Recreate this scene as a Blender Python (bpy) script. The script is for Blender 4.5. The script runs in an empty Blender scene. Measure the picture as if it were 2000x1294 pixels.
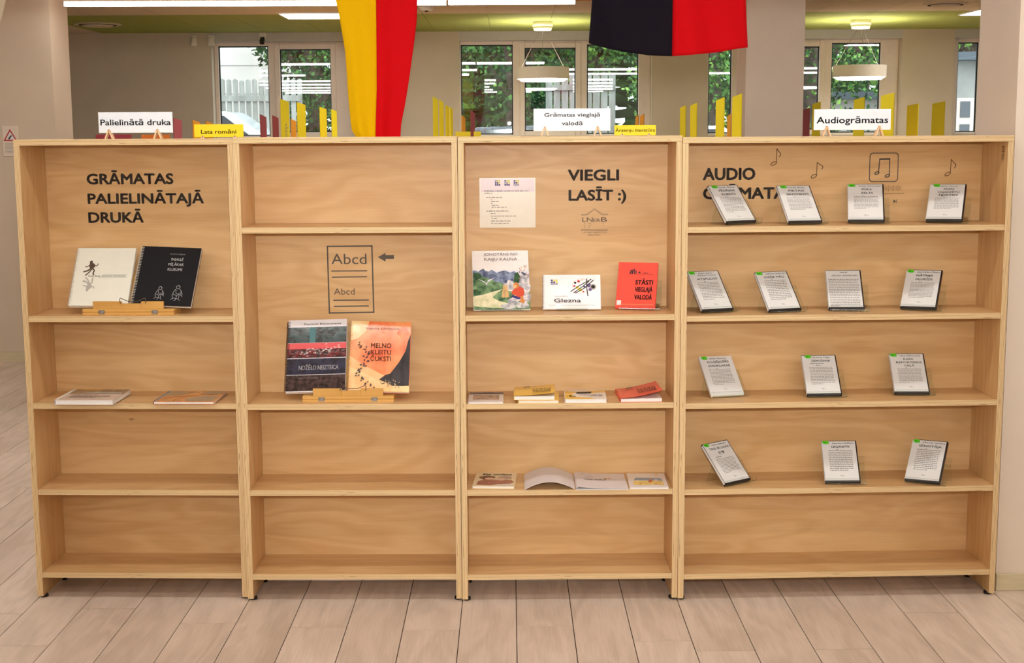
import bpy, math, random
from mathutils import Vector, Matrix
random.seed(7)
S = bpy.context.scene
COL = S.collection
PI = math.pi

# ------------------------------------------------------------------ camera, world, exposure
cam_data = bpy.data.cameras.new('camera')
cam = bpy.data.objects.new('camera', cam_data); COL.objects.link(cam); S.camera = cam
cam_data.sensor_width = 36; cam_data.lens = 2745.68/2000*36
cam_data.clip_start = 0.05; cam_data.clip_end = 300
_p, _y, _r = .1402, -.00131, .00544
f0 = Vector((-math.sin(_y), math.cos(_y), 0)); r0 = Vector((math.cos(_y), math.sin(_y), 0)); z0 = Vector((0, 0, 1))
fwd = f0*math.cos(_p) - z0*math.sin(_p); up0 = f0*math.sin(_p) + z0*math.cos(_p)
rt = r0*math.cos(_r) - up0*math.sin(_r); up = r0*math.sin(_r) + up0*math.cos(_r)
M = Matrix.Identity(4)
for i in range(3):
    M[i][0] = rt[i]; M[i][1] = up[i]; M[i][2] = -fwd[i]
M[0][3], M[1][3], M[2][3] = -.00831, -5.2, 1.781
cam.matrix_world = M

world = bpy.data.worlds.new('overcast_sky'); S.world = world; world.use_nodes = True
bg = world.node_tree.nodes['Background']
bg.inputs[0].default_value = (.86, .93, 1, 1); bg.inputs[1].default_value = 3.8
S.view_settings.view_transform = 'Standard'; S.view_settings.look = 'None'
S.view_settings.gamma = 1; S.view_settings.use_curve_mapping = False
S.view_settings.exposure = 0.0
LAMP = 17.5          # radiance of the linear ceiling lamps
LAMP_COL = (1, .975, .945)
# the photographer's flash, just above the lens (its spot is mirrored in the middle window)
fl = bpy.data.lights.new('camera_flash', 'SPOT'); fl.energy = 470; fl.shadow_soft_size = .035; fl.spot_size = math.radians(53); fl.spot_blend = 1.0; fl.color = (1, .985, .97)
flo = bpy.data.objects.new('camera_flash', fl); COL.objects.link(flo); flo.location = (0, -5.15, 1.99)
flo.rotation_euler = (Vector((.12, 0, 1.50)) - Vector((0, -5.15, 1.99))).to_track_quat('-Z', 'Y').to_euler()

# ------------------------------------------------------------------ materials
def lin(c):
    return tuple((x/255/12.92 if x/255 <= .04045 else ((x/255+.055)/1.055)**2.4) for x in c)
MATS = {}
def mat(name, rgb=(128,)*3, rough=.6, spec=.4, metal=0, noise=0, nscale=20, nstretch=(1, 1, 1), coat=0, bump=0, rgb2=None):
    if name in MATS: return MATS[name]
    m = bpy.data.materials.new(name); m.use_nodes = True
    nt = m.node_tree; b = nt.nodes['Principled BSDF']
    c = lin(rgb) + (1,)
    b.inputs['Base Color'].default_value = c
    b.inputs['Roughness'].default_value = rough
    b.inputs['Specular IOR Level'].default_value = spec
    b.inputs['Metallic'].default_value = metal
    b.inputs['Coat Weight'].default_value = coat
    b.inputs['Coat Roughness'].default_value = .08
    tc = nt.nodes.new('ShaderNodeTexCoord'); mp = nt.nodes.new('ShaderNodeMapping')
    nt.links.new(tc.outputs['Object'], mp.inputs[0]); mp.inputs['Scale'].default_value = nstretch
    n = nt.nodes.new('ShaderNodeTexNoise'); n.inputs['Scale'].default_value = nscale; n.inputs['Detail'].default_value = 4
    nt.links.new(mp.outputs[0], n.inputs['Vector'])
    r = nt.nodes.new('ShaderNodeValToRGB')
    k = max(noise, .015)
    lo = tuple(x*(1-k) for x in c[:3]) + (1,); hi = tuple(min(1, x*(1+k)) for x in c[:3]) + (1,)
    if rgb2: lo = lin(rgb2) + (1,)
    r.color_ramp.elements[0].position = .38; r.color_ramp.elements[1].position = .62
    r.color_ramp.elements[0].color = lo; r.color_ramp.elements[1].color = hi
    nt.links.new(n.outputs[0], r.inputs[0]); nt.links.new(r.outputs[0], b.inputs['Base Color'])
    if bump:
        bp = nt.nodes.new('ShaderNodeBump'); bp.inputs['Strength'].default_value = bump; bp.inputs['Distance'].default_value = .002
        nt.links.new(n.outputs[0], bp.inputs['Height']); nt.links.new(bp.outputs[0], b.inputs['Normal'])
    MATS[name] = m; return m
def emit(name, col, strength):
    if name in MATS: return MATS[name]
    m = bpy.data.materials.new(name); m.use_nodes = True
    b = m.node_tree.nodes['Principled BSDF']
    b.inputs['Base Color'].default_value = (.8, .8, .8, 1)
    b.inputs['Emission Color'].default_value = tuple(col) + (1,); b.inputs['Emission Strength'].default_value = strength
    MATS[name] = m; return m
def clear(name, tint=(1, 1, 1), ior=1.5, boost=0, rough=0.0):
    m = bpy.data.materials.new(name); m.use_nodes = True; nt = m.node_tree; nt.nodes.clear()
    o = nt.nodes.new('ShaderNodeOutputMaterial'); mx = nt.nodes.new('ShaderNodeMixShader')
    t = nt.nodes.new('ShaderNodeBsdfTransparent'); t.inputs[0].default_value = tint + (1,)
    g = nt.nodes.new('ShaderNodeBsdfGlossy'); g.inputs['Roughness'].default_value = rough
    f = nt.nodes.new('ShaderNodeFresnel'); f.inputs[0].default_value = ior
    ge = nt.nodes.new('ShaderNodeNewGeometry'); fr_ = nt.nodes.new('ShaderNodeMath'); fr_.operation = 'SUBTRACT'; fr_.inputs[0].default_value = 1; nt.links.new(ge.outputs['Backfacing'], fr_.inputs[1])
    a0 = nt.nodes.new('ShaderNodeMath'); a0.operation = 'ADD'; a0.inputs[1].default_value = boost; nt.links.new(f.outputs[0], a0.inputs[0])
    a = nt.nodes.new('ShaderNodeMath'); a.operation = 'MULTIPLY'; a.use_clamp = True; nt.links.new(fr_.outputs[0], a.inputs[1])
    nt.links.new(a0.outputs[0], a.inputs[0]); nt.links.new(a.outputs[0], mx.inputs[0])
    nt.links.new(t.outputs[0], mx.inputs[1]); nt.links.new(g.outputs[0], mx.inputs[2]); nt.links.new(mx.outputs[0], o.inputs[0])
    MATS[name] = m; return m

def wood(name, dark, light, axis, ring=7.0, rough=.42, stretch=7.0, rand=False, fine=.25, contrast=1.0, knots=True):
    """rotary cut veneer / planks: flowing contour lines along axis"""
    m = bpy.data.materials.new(name); m.use_nodes = True; nt = m.node_tree; L = nt.links.new
    b = nt.nodes['Principled BSDF']; b.inputs['Roughness'].default_value = rough; b.inputs['Specular IOR Level'].default_value = .35
    tc = nt.nodes.new('ShaderNodeTexCoord')
    oi = nt.nodes.new('ShaderNodeObjectInfo')
    ad = nt.nodes.new('ShaderNodeVectorMath'); ad.operation = 'ADD'
    sc = nt.nodes.new('ShaderNodeVectorMath'); sc.operation = 'SCALE'; sc.inputs['Scale'].default_value = 37.0
    cb = nt.nodes.new('ShaderNodeCombineXYZ')
    for i in range(3): L(oi.outputs['Random'], cb.inputs[i])
    L(cb.outputs[0], sc.inputs[0]); L(tc.outputs['Object'], ad.inputs[0]); L(sc.outputs[0], ad.inputs[1])
    mp = nt.nodes.new('ShaderNodeMapping'); L(ad.outputs[0], mp.inputs[0])
    s = [stretch]*3; s[axis] = 1.3; mp.inputs['Scale'].default_value = s
    n1 = nt.nodes.new('ShaderNodeTexNoise'); n1.inputs['Scale'].default_value = 1.0; n1.inputs['Detail'].default_value = 3; n1.inputs['Roughness'].default_value = .45
    n1.inputs['Distortion'].default_value = .35
    L(mp.outputs[0], n1.inputs['Vector'])
    mu = nt.nodes.new('ShaderNodeMath'); mu.operation = 'MULTIPLY'; mu.inputs[1].default_value = ring*6.283
    L(n1.outputs[0], mu.inputs[0])
    si = nt.nodes.new('ShaderNodeMath'); si.operation = 'SINE'; L(mu.outputs[0], si.inputs[0])
    mp2 = nt.nodes.new('ShaderNodeMapping'); L(ad.outputs[0], mp2.inputs[0])
    s2 = [190.0]*3; s2[axis] = 7.0; mp2.inputs['Scale'].default_value = s2
    n2 = nt.nodes.new('ShaderNodeTexNoise'); n2.inputs['Scale'].default_value = 1.0; n2.inputs['Detail'].default_value = 2
    L(mp2.outputs[0], n2.inputs['Vector'])
    mp3 = nt.nodes.new('ShaderNodeMapping'); L(ad.outputs[0], mp3.inputs[0])
    s3 = [3.0]*3; s3[axis] = 1.2; mp3.inputs['Scale'].default_value = s3
    n3 = nt.nodes.new('ShaderNodeTexNoise'); n3.inputs['Scale'].default_value = 1.0; n3.inputs['Detail'].default_value = 2
    L(mp3.outputs[0], n3.inputs['Vector'])
    def lincomb(a, ka, bsock, kb, c):
        x = nt.nodes.new('ShaderNodeMath'); x.operation = 'MULTIPLY_ADD'; L(a, x.inputs[0]); x.inputs[1].default_value = ka; x.inputs[2].default_value = c
        y = nt.nodes.new('ShaderNodeMath'); y.operation = 'MULTIPLY_ADD'; L(bsock, y.inputs[0]); y.inputs[1].default_value = kb; L(x.outputs[0], y.inputs[2])
        return y.outputs[0]
    v = lincomb(si.outputs[0], .10*contrast, n2.outputs[0], fine*contrast, .5-fine*contrast*.5)
    v = lincomb(v, 1.0, n3.outputs[0], .75*contrast, -.375*contrast)
    if rand: v = lincomb(v, 1.0, oi.outputs['Random'], .16, -.08)
    r = nt.nodes.new('ShaderNodeValToRGB'); r.color_ramp.elements[0].position = .15; r.color_ramp.elements[1].position = .85
    r.color_ramp.elements[0].color = lin(dark)+(1,); r.color_ramp.elements[1].color = lin(light)+(1,)
    L(v, r.inputs[0])
    out = r.outputs[0]
    if knots:
        v4 = nt.nodes.new('ShaderNodeTexVoronoi'); v4.inputs['Scale'].default_value = 2.2
        mp4 = nt.nodes.new('ShaderNodeMapping'); L(ad.outputs[0], mp4.inputs[0]); s4 = [2.2]*3; s4[axis] = 1.0; mp4.inputs['Scale'].default_value = s4
        L(mp4.outputs[0], v4.inputs['Vector'])
        mr = nt.nodes.new('ShaderNodeMapRange'); mr.inputs[1].default_value = .012; mr.inputs[2].default_value = .03; mr.inputs[3].default_value = .55; mr.inputs[4].default_value = 0
        L(v4.outputs['Distance'], mr.inputs[0])
        mx = nt.nodes.new('ShaderNodeMixRGB'); mx.inputs[2].default_value = lin((120, 72, 30))+(1,)
        L(mr.outputs[0], mx.inputs[0]); L(out, mx.inputs[1]); out = mx.outputs[0]
    L(out, b.inputs['Base Color'])
    MATS[name] = m; return m

def ply_edge(name, across, along):
    """laminated edge of birch plywood: stripes across the thickness"""
    m = bpy.data.materials.new(name); m.use_nodes = True; nt = m.node_tree; L = nt.links.new
    b = nt.nodes['Principled BSDF']; b.inputs['Roughness'].default_value = .5; b.inputs['Specular IOR Level'].default_value = .3
    tc = nt.nodes.new('ShaderNodeTexCoord'); sp = nt.nodes.new('ShaderNodeSeparateXYZ'); L(tc.outputs['Object'], sp.inputs[0])
    oi = nt.nodes.new('ShaderNodeObjectInfo')
    mp = nt.nodes.new('ShaderNodeMapping'); L(tc.outputs['Object'], mp.inputs[0])
    s = [60.0]*3; s[along] = 4.0; mp.inputs['Scale'].default_value = s
    n = nt.nodes.new('ShaderNodeTexNoise'); n.inputs['Scale'].default_value = 1; n.inputs['Detail'].default_value = 2; L(mp.outputs[0], n.inputs['Vector'])
    a = nt.nodes.new('ShaderNodeMath'); a.operation = 'MULTIPLY'; a.inputs[1].default_value = 2*PI/.0046; L(sp.outputs[across], a.inputs[0])
    c = nt.nodes.new('ShaderNodeMath'); c.operation = 'MULTIPLY_ADD'; L(n.outputs[0], c.inputs[0]); c.inputs[1].default_value = 1.8; L(a.outputs[0], c.inputs[2])
    si = nt.nodes.new('ShaderNodeMath'); si.operation = 'SINE'; L(c.outputs[0], si.inputs[0])
    h = nt.nodes.new('ShaderNodeMath'); h.operation = 'MULTIPLY_ADD'; L(si.outputs[0], h.inputs[0]); h.inputs[1].default_value = .5; h.inputs[2].default_value = .5
    r = nt.nodes.new('ShaderNodeValToRGB'); r.color_ramp.elements[0].color = lin((178, 138, 88))+(1,); r.color_ramp.elements[1].color = lin((236, 208, 160))+(1,)
    r.color_ramp.elements[0].position = .02; r.color_ramp.elements[1].position = .55
    L(h.outputs[0], r.inputs[0])
    mp2 = nt.nodes.new('ShaderNodeMapping'); L(tc.outputs['Object'], mp2.inputs[0]); s = [330.0]*3; s[along] = 16.0; mp2.inputs['Scale'].default_value = s
    n2 = nt.nodes.new('ShaderNodeTexNoise'); n2.inputs['Scale'].default_value = 1; n2.inputs['Detail'].default_value = 1; L(mp2.outputs[0], n2.inputs['Vector'])
    mr = nt.nodes.new('ShaderNodeMapRange'); mr.inputs[1].default_value = .70; mr.inputs[2].default_value = .78; L(n2.outputs[0], mr.inputs[0])
    mx = nt.nodes.new('ShaderNodeMixRGB'); mx.inputs[2].default_value = lin((96, 66, 36))+(1,); L(mr.outputs[0], mx.inputs[0]); L(r.outputs[0], mx.inputs[1])
    L(mx.outputs[0], b.inputs['Base Color']); MATS[name] = m; return m

PLY_L, PLY_D = (230, 194, 142), (200, 154, 98)
wood('birch_veneer_across', PLY_D, PLY_L, 0)
wood('birch_veneer_upright', PLY_D, PLY_L, 2)
ply_edge('ply_edge_across', 2, 0)      # horizontal board: layers stacked in z
ply_edge('ply_edge_upright', 0, 2)     # upright board: layers side by side in x
wood('floor_oak', (200, 182, 164), (244, 227, 212), 1, ring=5.5, rough=.38, stretch=6.0, rand=True, fine=.45, contrast=.95, knots=False)
wood('bamboo', (196, 142, 66), (226, 178, 100), 0, ring=3, knots=False, fine=.2)
wood('pine_peg', (222, 180, 132), (240, 206, 166), 2, ring=3, knots=False)
wood('grey_board', (120, 118, 110), (176, 176, 168), 2, ring=4, rough=.8, knots=False, rand=True)
mat('wall_paint', (218, 203, 182), .85, .15, noise=.02, nscale=3, bump=.05)
mat('wall_paint_light', (233, 219, 202), .85, .15, noise=.02, nscale=3, bump=.05)
mat('wall_grey', (212, 198, 178), .9, .12, noise=.02, nscale=3)
mat('ceiling_white', (224, 208, 186), .9, .1, noise=.02)
mat('ceiling_green', (166, 172, 92), .85, .15, noise=.03, nscale=4)
mat('ceiling_orange', (212, 140, 50), .8, .15, noise=.03, nscale=4)
mat('dark_gap', (60, 50, 38), .9, .1)
mat('floor_joint', (62, 48, 36), .9, .1)
mat('baseboard', (214, 202, 168), .5, .3, noise=.05, nscale=8, nstretch=(1, 1, 12))
mat('frame_white', (232, 216, 200), .35, .4)
mat('frame_gasket', (32, 30, 30), .6)
mat('reveal', (200, 196, 190), .8, .15)
clear('window_glass', (.93, .97, .96), 1.5, .09)
clear('acrylic', (.97, .985, .98), 1.45, 0.0, .02)
clear('acrylic_edge', (.80, .84, .78), 1.5, .12, .1)
mat('vinyl', (92, 83, 73), .55, .3)
mat('engraved', (92, 62, 30), .7, .2)
mat('black_plastic', (30, 24, 26), .35, .5)
mat('black_rubber', (14, 12, 12), .6)
mat('paper_white', (228, 228, 226), .45, .4)
mat('case_white', (238, 234, 224), .3, .5)
mat('page_edge', (242, 238, 232), .8, .1, noise=.06, nscale=300, nstretch=(.02, .02, 1))
mat('ink', (38, 34, 34), .6)
mat('ink_soft', (128, 122, 118), .7)
mat('ink_grey', (150, 146, 142), .7)
mat('sticker_green', (92, 208, 38), .4)
mat('sticker_dark', (52, 168, 26), .4)
mat('sign_white', (234, 240, 246), .4, .3)
mat('sign_yellow', (238, 212, 28), .5, .3)
mat('sign_ink', (70, 68, 74), .6)
mat('divider_yellow', (236, 218, 40), .5, .3)
mat('divider_orange', (226, 158, 50), .5)
mat('divider_maroon', (150, 72, 76), .5)
mat('divider_pink', (176, 92, 100), .5)
mat('cloth_yellow', (255, 200, 6), .85, .1, noise=.04, nscale=400)
mat('cloth_red', (226, 6, 20), .8, .15, noise=.05, nscale=400)
mat('cloth_black', (26, 20, 32), .8, .15, noise=.1, nscale=400)
mat('cloth_cream', (226, 212, 186), .85, .1)
mat('lamp_white', (236, 228, 214), .5)
emit('lamp_glow', LAMP_COL, LAMP)
emit('ring_glow', (1, .95, .86), 22)
emit('panel_glow', (1, .96, .9), 26)
mat('metal', (170, 170, 168), .3, .5, metal=1)
mat('wire', (110, 100, 92), .3, .5, metal=1)

# ------------------------------------------------------------------ mesh helpers
class MB:
    def __init__(s): s.v = []; s.f = []; s.m = []; s.mats = []; s.sm = []
    def mi(s, m):
        if m not in s.mats: s.mats.append(m)
        return s.mats.index(m)
    def face(s, pts, m, smooth=False):
        k = len(s.v); s.v += [tuple(p) for p in pts]; s.f.append(tuple(range(k, k+len(pts)))); s.m.append(s.mi(m)); s.sm.append(smooth)
    def box(s, x0, x1, y0, y1, z0, z1, m, front=None, ends=None, tb=None):
        k = len(s.v)
        s.v += [(x0,y0,z0),(x1,y0,z0),(x1,y1,z0),(x0,y1,z0),(x0,y0,z1),(x1,y0,z1),(x1,y1,z1),(x0,y1,z1)]
        for f, mm in (((0,1,5,4), front or m), ((2,3,7,6), front or m), ((1,2,6,5), ends or m), ((3,0,4,7), ends or m), ((4,5,6,7), tb or m), ((3,2,1,0), tb or m)):
            s.f.append(tuple(k+i for i in f)); s.m.append(s.mi(mm)); s.sm.append(False)
        return s
    def xbox(s, mtx, x0, x1, y0, y1, z0, z1, m):
        k = len(s.v); s.box(x0, x1, y0, y1, z0, z1, m)
        for i in range(k, len(s.v)): s.v[i] = tuple(mtx @ Vector(s.v[i]))
        return s
    def cyl(s, c, r, h, m, n=20, axis=2, r2=None, cap=True):
        r2 = r if r2 is None else r2; k = len(s.v)
        for j, (rr, t) in enumerate(((r, 0), (r2, h))):
            for i in range(n):
                a = 2*PI*i/n; p = [0, 0, 0]; p[axis] = t; p[(axis+1) % 3] = rr*math.cos(a); p[(axis+2) % 3] = rr*math.sin(a)
                s.v.append((c[0]+p[0], c[1]+p[1], c[2]+p[2]))
        for i in range(n):
            j = (i+1) % n; s.f.append((k+i, k+j, k+n+j, k+n+i)); s.m.append(s.mi(m)); s.sm.append(True)
        if cap:
            s.f.append(tuple(k+i for i in reversed(range(n)))); s.m.append(s.mi(m)); s.sm.append(False)
            s.f.append(tuple(k+n+i for i in range(n))); s.m.append(s.mi(m)); s.sm.append(False)
        return s
    def tube(s, pts, r, m, n=6, closed=False):
        pts = [Vector(p) for p in pts]; k = len(s.v); N = len(pts)
        for i, p in enumerate(pts):
            a = pts[(i-1) % N] if (closed or i) else p; b = pts[(i+1) % N] if (closed or i < N-1) else p
            d = (b-a).normalized(); ref = Vector((0, 0, 1)) if abs(d.z) < .9 else Vector((1, 0, 0))
            u = d.cross(ref).normalized(); w = d.cross(u)
            for j in range(n):
                t = 2*PI*j/n; s.v.append(tuple(p+(u*math.cos(t)+w*math.sin(t))*r))
        for i in range(N if closed else N-1):
            i2 = (i+1) % N
            for j in range(n):
                j2 = (j+1) % n; s.f.append((k+i*n+j, k+i*n+j2, k+i2*n+j2, k+i2*n+j)); s.m.append(s.mi(m)); s.sm.append(True)
        return s
    def extr(s, poly, y0, y1, m, side=None):
        """polygon of (x,z) pushed from y0 to y1"""
        k = len(s.v); n = len(poly)
        s.v += [(x, y0, z) for x, z in poly] + [(x, y1, z) for x, z in poly]
        s.f.append(tuple(k+i for i in range(n))); s.m.append(s.mi(m)); s.sm.append(False)
        s.f.append(tuple(k+n+i for i in reversed(range(n)))); s.m.append(s.mi(m)); s.sm.append(False)
        for i in range(n):
            j = (i+1) % n; s.f.append((k+j, k+i, k+n+i, k+n+j)); s.m.append(s.mi(side or m)); s.sm.append(False)
        return s
    def mesh(s, name):
        me = bpy.data.meshes.new(name); me.from_pydata(s.v, [], s.f)
        for x in s.mats: me.materials.append(MATS[x] if isinstance(x, str) else x)
        for p, mm, sm in zip(me.polygons, s.m, s.sm): p.material_index = mm; p.use_smooth = sm
        me.update(); return me
    def build(s, name, parent=None, **kw):
        return link(bpy.data.objects.new(name, s.mesh(name)), parent, **kw)
def link(o, parent=None, label=None, cat=None, group=None, kind=None, loc=None):
    COL.objects.link(o)
    if parent: o.parent = parent
    if loc: o.location = loc
    if label: o['label'] = label
    if cat: o['category'] = cat
    if group: o['group'] = group
    if kind: o['kind'] = kind
    return o
def thing(name, label, cat, loc=(0, 0, 0), rot=None, group=None, kind=None):
    o = bpy.data.objects.new(name, None); o.empty_display_size = .05; link(o, None, label, cat, group, kind, loc)
    if rot: o.rotation_mode = 'YXZ'; o.rotation_euler = rot
    return o
def bx(name, parent, x0, x1, y0, y1, z0, z1, m, **kw):
    """box with its own origin at its centre so that grain differs piece to piece"""
    cx, cyy, cz = (x0+x1)/2, (y0+y1)/2, (z0+z1)/2
    mats = {k: kw.pop(k) for k in ('front', 'ends', 'tb') if k in kw}
    b = MB().box(x0-cx, x1-cx, y0-cyy, y1-cyy, z0-cz, z1-cz, m, **mats)
    return b.build(name, parent, loc=(cx, cyy, cz), **kw)
def bevel(o, w, seg=2):
    md = o.modifiers.new('soft_edge', 'BEVEL'); md.width = w; md.segments = seg; md.limit_method = 'ANGLE'; return o

# lettering is queued and turned into meshes in one go at the end
TEXTS = []
def text(s, x0, x1, zb, zt, m, parent, name='lettering', y=-.0006, bold=0.0, slant=0.0, capfit=True, lines=None, depth=0.0):
    """string drawn on the x-z plane of its parent, cap height from zb to zt, width x0..x1"""
    cu = bpy.data.curves.new(name, 'FONT'); cu.body = s; cu.size = 1; cu.offset = 0; cu.resolution_u = 3; cu.shear = slant
    cu.fill_mode = 'FRONT'
    t = bpy.data.objects.new('text_source', cu); COL.objects.link(t)
    ref = bpy.data.curves.new('cap', 'FONT')
    o = bpy.data.objects.new(name, bpy.data.meshes.new(name)); link(o, parent)
    TEXTS.append((t, o, x0, x1, zb, zt, m, y, bold)); return o
def finish_texts():
    dg = bpy.context.evaluated_depsgraph_get(); dg.update()
    for t, o, x0, x1, zb, zt, m, y, bold in TEXTS:
        me = bpy.data.meshes.new_from_object(t.evaluated_get(dg), depsgraph=dg)
        vs = me.vertices
        if len(vs):
            ax = min(v.co.x for v in vs); bxx = max(v.co.x for v in vs)
            CAP = .73 if t.data.offset < .01 else .73
            sx = (x1-x0)/max(1e-6, bxx-ax)
            for v in vs:
                x, yy = v.co.x, v.co.y
                v.co = (x0+(x-ax)*sx, y, zb+yy/CAP*(zt-zb))
        if bold > 0 and len(vs):
            d = bold*1.15*(zt-zb)/.73; V = [tuple(v.co) for v in vs]; F = [tuple(p.vertices) for p in me.polygons]; n = len(V)
            nv, nf = [], []
            for k in range(9):
                a = k*PI/4; ox, oz = (0, 0) if k == 8 else (d*math.cos(a), d*math.sin(a)*.8)
                nv += [(x+ox, yy, z+oz) for x, yy, z in V]; nf += [tuple(i+k*n for i in f) for f in F]
            bpy.data.meshes.remove(me); me = bpy.data.meshes.new(o.name); me.from_pydata(nv, [], nf)
        me.materials.clear(); me.materials.append(MATS[m]); me.update()
        old = o.data; o.data = me; me.name = o.name
        bpy.data.meshes.remove(old)
    for t, *_ in TEXTS:
        cu = t.data; bpy.data.objects.remove(t); bpy.data.curves.remove(cu)

class Print:
    """flat print on a cover: elements laid on the front (x-z) plane"""
    def __init__(s, w, h, y=-.0004): s.b = MB(); s.w = w; s.h = h; s.y = y; s.n = 0
    def poly(s, pts, m):
        s.n += 1; s.b.face([(u*s.w-s.w/2, s.y-.00004*s.n, v*s.h) for u, v in pts], m); return s
    def rect(s, u0, u1, v0, v1, m): return s.poly([(u0, v0), (u1, v0), (u1, v1), (u0, v1)], m)
    def ell(s, u, v, ru, rv, m, n=14, wob=0):
        return s.poly([(u+ru*(1+wob*math.sin(3*a+u*40))*math.cos(a), v+rv*(1+wob*math.cos(4*a+v*30))*math.sin(a)) for a in [2*PI*i/n for i in range(n)]], m)
    def stroke(s, pts, t, m):
        s.n += 1
        for (u0, v0), (u1, v1) in zip(pts, pts[1:]):
            x0, z0_, x1, z1 = u0*s.w, v0*s.h, u1*s.w, v1*s.h
            d = math.hypot(x1-x0, z1-z0_) or 1; nx, nz = -(z1-z0_)/d*t/2, (x1-x0)/d*t/2
            s.b.face([((x0+nx)-s.w/2, s.y-.00004*s.n, z0_+nz), ((x0-nx)-s.w/2, s.y-.00004*s.n, z0_-nz), ((x1-nx)-s.w/2, s.y-.00004*s.n, z1-nz), ((x1+nx)-s.w/2, s.y-.00004*s.n, z1+nz)], m)
        return s
    def lines(s, u0, u1, v1, n, step, m, t=.32, seed=0):
        r = random.Random(seed); s.n += 1
        for i in range(n):
            v = v1-i*step; u = u0 + r.choice([0, 0, .015]); end = u1 if i < n-1 else u0+(u1-u0)*r.uniform(.3, .8)
            end -= r.uniform(0, .04)
            while u < end:
                L = r.uniform(.025, .085); L = min(L, end-u)
                s.b.face([((a)*s.w-s.w/2, s.y-.00004*s.n, b*s.h) for a, b in ((u, v-step*t/2), (u+L, v-step*t/2), (u+L, v+step*t/2), (u, v+step*t/2))], m)
                u += L+.014
        return s
    def build(s, name, parent): return s.b.build(name, parent)

# ------------------------------------------------------------------ ROOM
CH = 2.87                      # ceiling height
WY = 10.3                      # inner face of the window wall
floor = MB().box(-7, 7, -9.5, WY+.2, -.08, -.004, 'floor_joint').build('floor', kind='structure')
PW, PLN, G = .2065, 1.28, .0016
pm = MB().box(-PW/2+G, PW/2-G, -PLN/2+G, PLN/2-G, -.0035, 0, 'floor_oak').mesh('plank')
known = {-4: -.27, -2: -.31, 0: -.27, -6: -.22, -9: -.44, -10: -.10, -3: -.72, -1: -.9, 1: -.85, 2: -.43, 3: -.53, 5: -.52, 4: -.95, 6: -1.0, 7: -.15, 8: -.75, -5: -.8, -7: -.75, -8: -.05}
for k in range(-31, 13):
    off = known.get(k, -random.random()*PLN)
    y = off - PLN
    xc = .009+k*PW+PW/2
    hi = 6.0 if xc < -1.9 else (1.6 if xc < 1.85 else .1)
    lo = -2.3
    while y < hi:
        if y+PLN > lo:
            ya, yb = y, y+PLN
            if xc < -2.9 and False: pass
            if xc < -4.6 and y < 1: y += PLN; continue
            p = bpy.data.objects.new('plank', pm); link(p, floor, loc=(xc, (ya+yb)/2, 0))
            if yb > hi:
                nb = min(yb, hi+.0)
                if nb-ya < .02: bpy.data.objects.remove(p); y += PLN; continue
                p.scale = (1, (nb-ya)/PLN, 1); p.location.y = (ya+nb)/2
        y += PLN
# plain field of the same boards beyond the pieces
bx('floor', None, -7, 7, -9.5, -3.6, -.0035, -.0005, 'floor_oak', kind='structure')
bx('floor', None, -4.9, 7, 6.2, WY, -.0035, -.0005, 'floor_oak', kind='structure')

# ceiling
ceiling = MB().box(-7, 7, -9.5, WY+.2, CH+.012, CH+.1, 'ceiling_white').build('ceiling', kind='structure')
for r_, (ya, yb, m) in enumerate(((5.6, 6.8, 'ceiling_orange'), (6.8, 8.0, 'ceiling_white'), (8.0, 9.15, 'ceiling_green'), (9.15, WY, 'ceiling_green'))):
    tm = MB().box(-.298, .298, -(yb-ya)/2+.001, (yb-ya)/2-.001, 0, .011, m).mesh('ceiling_panel')
    for i in range(18):
        p = bpy.data.objects.new('ceiling_panel', tm); link(p, ceiling, loc=(-4.1+.6*i, (ya+yb)/2, CH))
bx('ceiling', None, -4.95, -4.4, 5.6, WY, CH, CH+.012, 'ceiling_white', kind='structure')

# walls of the front room
bx('wall_back', None, -7, 7, -9.6, -9.5, 0, CH+.01, 'wall_paint', kind='structure')
bx('wall_left', None, -7.1, -7, -9.5, 5.9, 0, CH+.01, 'wall_paint', kind='structure')
bx('wall_right', None, 7, 7.1, -9.5, WY, 0, CH+.01, 'wall_paint', kind='structure')
bx('wall_left', None, -7.1, -3.553, 5.9, 6.35, 0, CH+.01, 'wall_paint', kind='structure')
bx('wall_right', None, 1.886, 7, .11, .56, 0, CH+.01, 'wall_paint_light', kind='structure')
bx('wall_left', None, -5.05, -4.95, 6.35, WY, 0, CH+.01, 'wall_grey', kind='structure')
bx('square_column', None, 1.835, 2.287, 5.9, 6.35, 0, CH+.01, 'wall_paint_light', kind='structure')   # square column
bx('baseboard_left', None, -7, -3.553, 5.885, 5.9, 0, .075, 'baseboard', kind='structure')
bevel(bx('baseboard_right', None, 1.884, 7, .095, .11, 0, .068, 'baseboard', kind='structure'), .003)

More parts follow.
